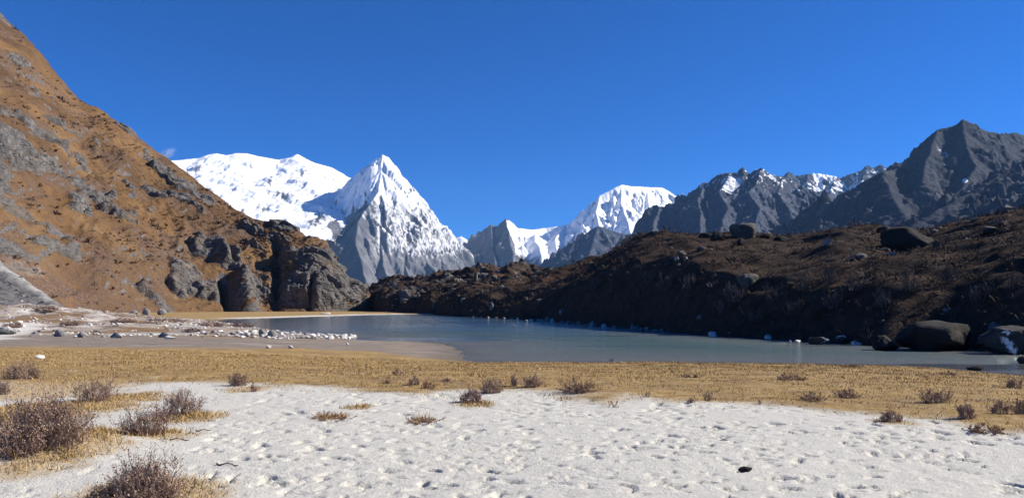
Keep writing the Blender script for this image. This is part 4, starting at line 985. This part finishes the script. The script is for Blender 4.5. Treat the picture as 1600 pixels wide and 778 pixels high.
# fallen sticks
def stick(px, py, L, a, label):
    p = on_ground(px, py); n = 7; t = np.linspace(-.5, .5, n)
    c = np.stack([p[0] + t * L * math.cos(a), p[1] + t * L * math.sin(a) + .02 * np.sin(t * 7), p[2] + .012 + .012 * np.cos(t * 9)], 1)
    v, f = tube_np(c[:-1], c[1:], np.linspace(.010, .006, n - 1), np.linspace(.009, .004, n - 1), 5)
    link('stick', mesh_np('stick', v, f, dict(tint=np.full(len(v), .2)), True, m_stem), None, label=label, category='stick')
stick(276, 690, .30, -.1, 'short dead stick lying on the sand below the twiggy shrubs')
stick(355, 727, .26, -.3, 'thin dead twig lying on bare sand left of centre')
stick(318, 676, .18, .1, 'bit of brushwood right of the dark twiggy shrub')

# pale leafless bushes on the dark bank
for i, (a, b, w_, h_) in enumerate(sorted([(1000, 462, 40, 30), (1040, 455, 46, 34), (1015, 440, 34, 22), (1075, 450, 40, 30), (960, 455, 36, 24), (985, 478, 30, 20), (1128, 490, 30, 26), (1150, 470, 40, 34), (1205, 470, 44, 34), (1260, 450, 44, 34), (1300, 440, 44, 36), (1340, 450, 40, 30), (1240, 490, 40, 30), (1300, 480, 44, 34), (1420, 450, 44, 34), (1480, 440, 44, 32), (1380, 480, 40, 30), (1530, 470, 44, 34), (1580, 450, 40, 30), (930, 450, 30, 20), (1180, 500, 36, 22)])):
    p, _ = on_surf(a, b, mor_px, mor_py, mor_d, morP, morN)
    shrub(a, b, w_, h_, ORD[i] + ' pale leafless bush from the left on the dark bank across the water', 'pale leafless bushes on the dark bank', 30, leaves=1, twigs=7, seed=i, pos=p, mats=(m_pale, m_pale), r=.018, up=.4)

# ------------------------------------------------------------------ STUFF: heath on the moraine, shrubs on the hill, grass, gravel
def twig_clumps(P0, size, r, ntw, width, tint, spread=1.0):
    n = len(P0); m = n * ntw
    idx = np.repeat(np.arange(n), ntw)
    a = r.uniform(0, 2 * math.pi, m); el = np.arcsin(r.uniform(.15, 1, m) ** .7)
    d = np.stack([np.cos(a) * np.cos(el) * spread, np.sin(a) * np.cos(el) * spread, np.sin(el)], 1)
    S = P0[idx] + np.stack([np.cos(a), np.sin(a), 0 * a], 1) * (size[idx] * .25 * r.uniform(0, 1, m))[:, None]
    E = S + d * (size[idx] * r.uniform(.55, 1.05, m))[:, None]
    M = (S + E) / 2 + r.normal(0, .10, (m, 3)) * size[idx][:, None] + np.array([0, 0, .05]) * size[idx][:, None]
    side = np.cross(d, r.normal(size=(m, 3))); side /= np.linalg.norm(side, axis=1, keepdims=True) + 1e-9
    wv = side * (width * size[idx])[:, None]
    V = np.stack([S, M + wv, E, M - wv], 1).reshape(-1, 3)
    return V, np.arange(4 * m).reshape(m, 4), np.repeat(np.clip(tint[idx] + r.normal(0, .15, m), 0, 1), 4)
rh = np.random.RandomState(5)
NM = 13000
jj = rh.randint(4, MT - 31, NM); ii = rh.randint(20, MS - 4, NM)
pp = morP[jj, ii] + rh.normal(0, .5, (NM, 3)) * np.array([1, 1, 0.05])
dd = np.hypot(pp[:, 0], pp[:, 1])
sz = np.exp(rh.normal(-.85, .42, NM)).clip(.18, 1.3) * np.clip(dd / 110, .8, 1.6)
tn = np.clip(.42 + .5 * fbm(pp[:, 0] / 12, pp[:, 1] / 12, 0, 3, 150) + rh.normal(0, .12, NM), 0, 1)
Vh, Fh, Th = twig_clumps(pp - np.array([0, 0, .1]), sz, rh, 9, .055, tn)
link('heath_undergrowth', mesh_np('heath_undergrowth', Vh, Fh, dict(tint=Th), False, m_heath), None, kind='stuff', label='dark brown heath and brushwood covering the moraine slope', category='heath')
NH = 7500
jj = rh.randint(3, NT_ - 46, NH); ii = rh.randint(8, NS - 6, NH)
keep = (fbm(hillP[jj, ii][:, 0] / 30, hillP[jj, ii][:, 2] / 30, 0, 3, 160) + rh.normal(0, .16, NH) > .10) & (hillrock[jj, ii] < .75)
pp = hillP[jj, ii][keep]
Vh, Fh, Th = twig_clumps(pp - np.array([0, 0, .2]), np.exp(rh.normal(-.25, .5, len(pp))).clip(.35, 2.6), rh, 9, .15, rh.uniform(0, 1, len(pp)))
link('hillside_shrubbery', mesh_np('hillside_shrubbery', Vh, Fh, dict(tint=Th), False, m_hshrub), None, kind='stuff', label='small dark shrubs dotted over the orange hillside', category='shrubbery')
# grass
NG = 210000
gx_ = rh.uniform(-19, 19, NG); gy_ = 5.5 + 21.5 * rh.uniform(0, 1, NG) ** .75
gx_[:60000] = rh.uniform(-8, 1, 60000); gy_[:60000] = rh.uniform(5.3, 13.5, 60000)
_h, _sd, _bs, _px = ground_fields(gx_, gy_)
sedge = np.interp(_px, edge_px, edge_w) - gy_ + 1.3 * fbm(gx_ / 1.6, gy_ / 1.6, 0, 4, 12) + 0.5 * fbm(gx_ / .35, gy_ / .35, 0, 3, 13)
pm = 1 - sstep(-.3, 1.5, sedge)
sk = np.zeros(NG)
for (a, b, r_) in skirts_px:
    q = Wz(a, b, 0); sk = np.maximum(sk, sstep(1.0, .3, np.hypot(gx_ - q[0], (gy_ - q[1]) * .8) / r_ + .45 * fbm(gx_ / .5, gy_ / .5, 0, 3, 61)))
pm = np.maximum(pm * (.35 + .65 * sstep(-.3, .3, fbm(gx_ / .8, gy_ / .5, 0, 3, 170))), sk * (gy_ < 17))
_mudy = (EYE + .42) * F / (np.interp(_px, [-400, 0, 120, 250, 400, 560, 700, 760, 900, 2000], [561, 559, 556, 560, 556, 553, 561, 567, 568, 500]) - HORIZON)
ok = (rh.uniform(0, 1, NG) < pm) & (_sd > .35) & (gy_ < _mudy + .6)
gp = np.stack([gx_, gy_, _h], 1)[ok]; ng = len(gp); sk = sk[ok]
hh = rh.uniform(.018, .05, ng) * (1 + .5 * sk * (gp[:, 1] < 12)) * (1 + .8 * (fbm(gp[:, 0] / .6, gp[:, 1] / .6, 0, 2, 175) > .25))
a = rh.uniform(0, 2 * math.pi, ng); lean = rh.normal(0, .7, (ng, 2))
wv = np.stack([np.cos(a), np.sin(a), 0 * a], 1) * (.0035 + .0003 * gp[:, 1])[:, None]
tip = gp + np.stack([lean[:, 0] * hh, lean[:, 1] * hh, hh], 1)
base_ = gp - np.array([0, 0, .006])
Vg = np.stack([base_ - wv, base_ + wv, tip], 1).reshape(-1, 3)
link('grass', mesh_np('grass', Vg, np.arange(3 * ng).reshape(ng, 3), dict(tint=np.repeat(np.clip(rh.normal(.5, .25, ng) + .7 * fbm(gp[:, 0] / 2.6, gp[:, 1] / 1.1, 0, 4, 177), 0, 1), 3)), False, m_grass), None, kind='stuff', label='short dry yellow grass between the sand and the lake', category='grass')

# gravel and cobbles of the low bank and the scree
bm = bmesh.new(); bmesh.ops.create_icosphere(bm, subdivisions=1, radius=1.0)
ic = np.array([v.co[:] for v in bm.verts]); icf = np.array([[v.index for v in f.verts] for f in bm.faces]); bm.free()
def cobbles(name, pts, size, label, r, mat):
    n = len(pts)
    sc_ = size[:, None] * r.uniform(.6, 1.3, (n, 3)) * np.array([1, 1, .65])
    v = ic[None] * sc_[:, None] * (1 + .25 * r.normal(size=(n, len(ic), 1))).clip(.6, 1.4) + pts[:, None]
    f = icf[None] + (np.arange(n) * len(ic))[:, None, None]
    link(name, mesh_np(name, v.reshape(-1, 3), f.reshape(-1, 3), dict(tint=np.repeat(r.uniform(0, 1, n), len(ic))), False, mat), None, kind='stuff', label=label, category='gravel')
m_cob = tint_material('bank_cobbles', (0.20, 0.195, 0.19), (0.38, 0.365, 0.35), (0.62, 0.60, 0.57))
m_scr = tint_material('scree_blocks', (0.09, 0.09, 0.095), (0.18, 0.175, 0.175), (0.40, 0.39, 0.38))
NC = 9000
cx_ = rh.uniform(-75, -8, NC); cy_ = rh.uniform(36, 125, NC)
ch, csd, cbs, cpx = ground_fields(cx_, cy_)
cm = sstep(-.05, .25, fbm(cx_ / 5, cy_ / 5, 0, 3, 181) + .25 * sstep(3, 0, cbs)) 
ok = (cbs > -.4) & (rh.uniform(0, 1, NC) < cm) & (csd > .1)
cobbles('gravel', np.stack([cx_, cy_, ch], 1)[ok], rh.uniform(.05, .17, ok.sum()), 'pale gravel and cobbles covering the low bank by the lake', rh, m_cob)
NR = 2600
jj = rh.randint(6, MT - 31, NR); ii = rh.randint(20, MS - 4, NR); pp = morP[jj, ii]
ok = rh.uniform(0, 1, NR) < .10 + .9 * sstep(.12, .4, fbm(pp[:, 0] / 11, pp[:, 1] / 11, 0, 3, 191) + .22 * sstep(150, 260, pp[:, 1]))
m_mrub = tint_material('moraine_rubble_rock', (0.05, 0.047, 0.044), (0.095, 0.088, 0.082), (0.19, 0.18, 0.165))
cobbles('moraine_rubble', pp[ok], (np.exp(rh.normal(-1.5, .6, ok.sum())) * np.clip(pp[ok][:, 1] / 110, .8, 2.5)).clip(.1, 1.6), 'small weathered stones strewn through the brown heath of the moraine', rh, m_mrub)
pick = rh.randint(0, fX.size, 3000); sel = (cr_.ravel()[pick] < .5) & (fZ.ravel()[pick] > 0); pick = pick[sel]
cobbles('scree_rubble', np.stack([fX, fY, fZ], -1).reshape(-1, 3)[pick], np.exp(rh.normal(-1.1, .5, len(pick))).clip(.12, .9), 'grey and white broken rubble on the scree fan', rh, m_scr)

# wisp of blown snow cloud beyond the ridge of the hill
def wisp():
    c0 = W(262, 240, 14600.0); t = NT('thin_cloud'); P = t.tc.outputs['Object']
    bm = bmesh.new(); bmesh.ops.create_icosphere(bm, subdivisions=3, radius=1.0)
    me = bpy.data.meshes.new('cloud'); bm.to_mesh(me); bm.free(); me.materials.append(t.m)
    pv = t.n.new('ShaderNodeVolumePrincipled'); pv.inputs['Color'].default_value = (1, 1, 1, 1)
    ln = t.n.new('ShaderNodeVectorMath'); ln.operation = 'LENGTH'; t.l.new(P, ln.inputs[0])
    t.l.new(t.math('MULTIPLY', t.math('MULTIPLY', t.remap(ln.outputs['Value'], 1.0, .2), t.remap(t.noise(P, 2.2, 4, .6), .42, .7)), .012), pv.inputs['Density'])
    t.l.new(pv.outputs[0], t.out.inputs['Volume'])
    o = link('cloud', me, None, kind='stuff', label='small white wisp of cloud beyond the hill ridge', category='cloud')
    o.location = c0; o.scale = (210, 120, 110); o.rotation_euler = (0, -.5, 0)
wisp()

# ------------------------------------------------------------------ HAZE
def haze_box(density):
    v = np.array([(x, y, z) for z in (-8.0, 2120.0) for y in (-200.0, 13500.0) for x in (-9000.0, 9000.0)])
    f = np.array([(0, 2, 3, 1), (4, 5, 7, 6), (0, 1, 5, 4), (2, 6, 7, 3), (0, 4, 6, 2), (1, 3, 7, 5)])
    t = NT('thin_air'); 
    pv = t.n.new('ShaderNodeVolumePrincipled')
    pv.inputs['Color'].default_value = (0.30, 0.58, 1.0, 1); pv.inputs['Density'].default_value = density; pv.inputs['Anisotropy'].default_value = 0.1
    t.l.new(pv.outputs[0], t.out.inputs['Volume'])
    link('haze', mesh_np('haze', v, f, None, False, t.m), kind='stuff')
haze_box(2.6e-5)
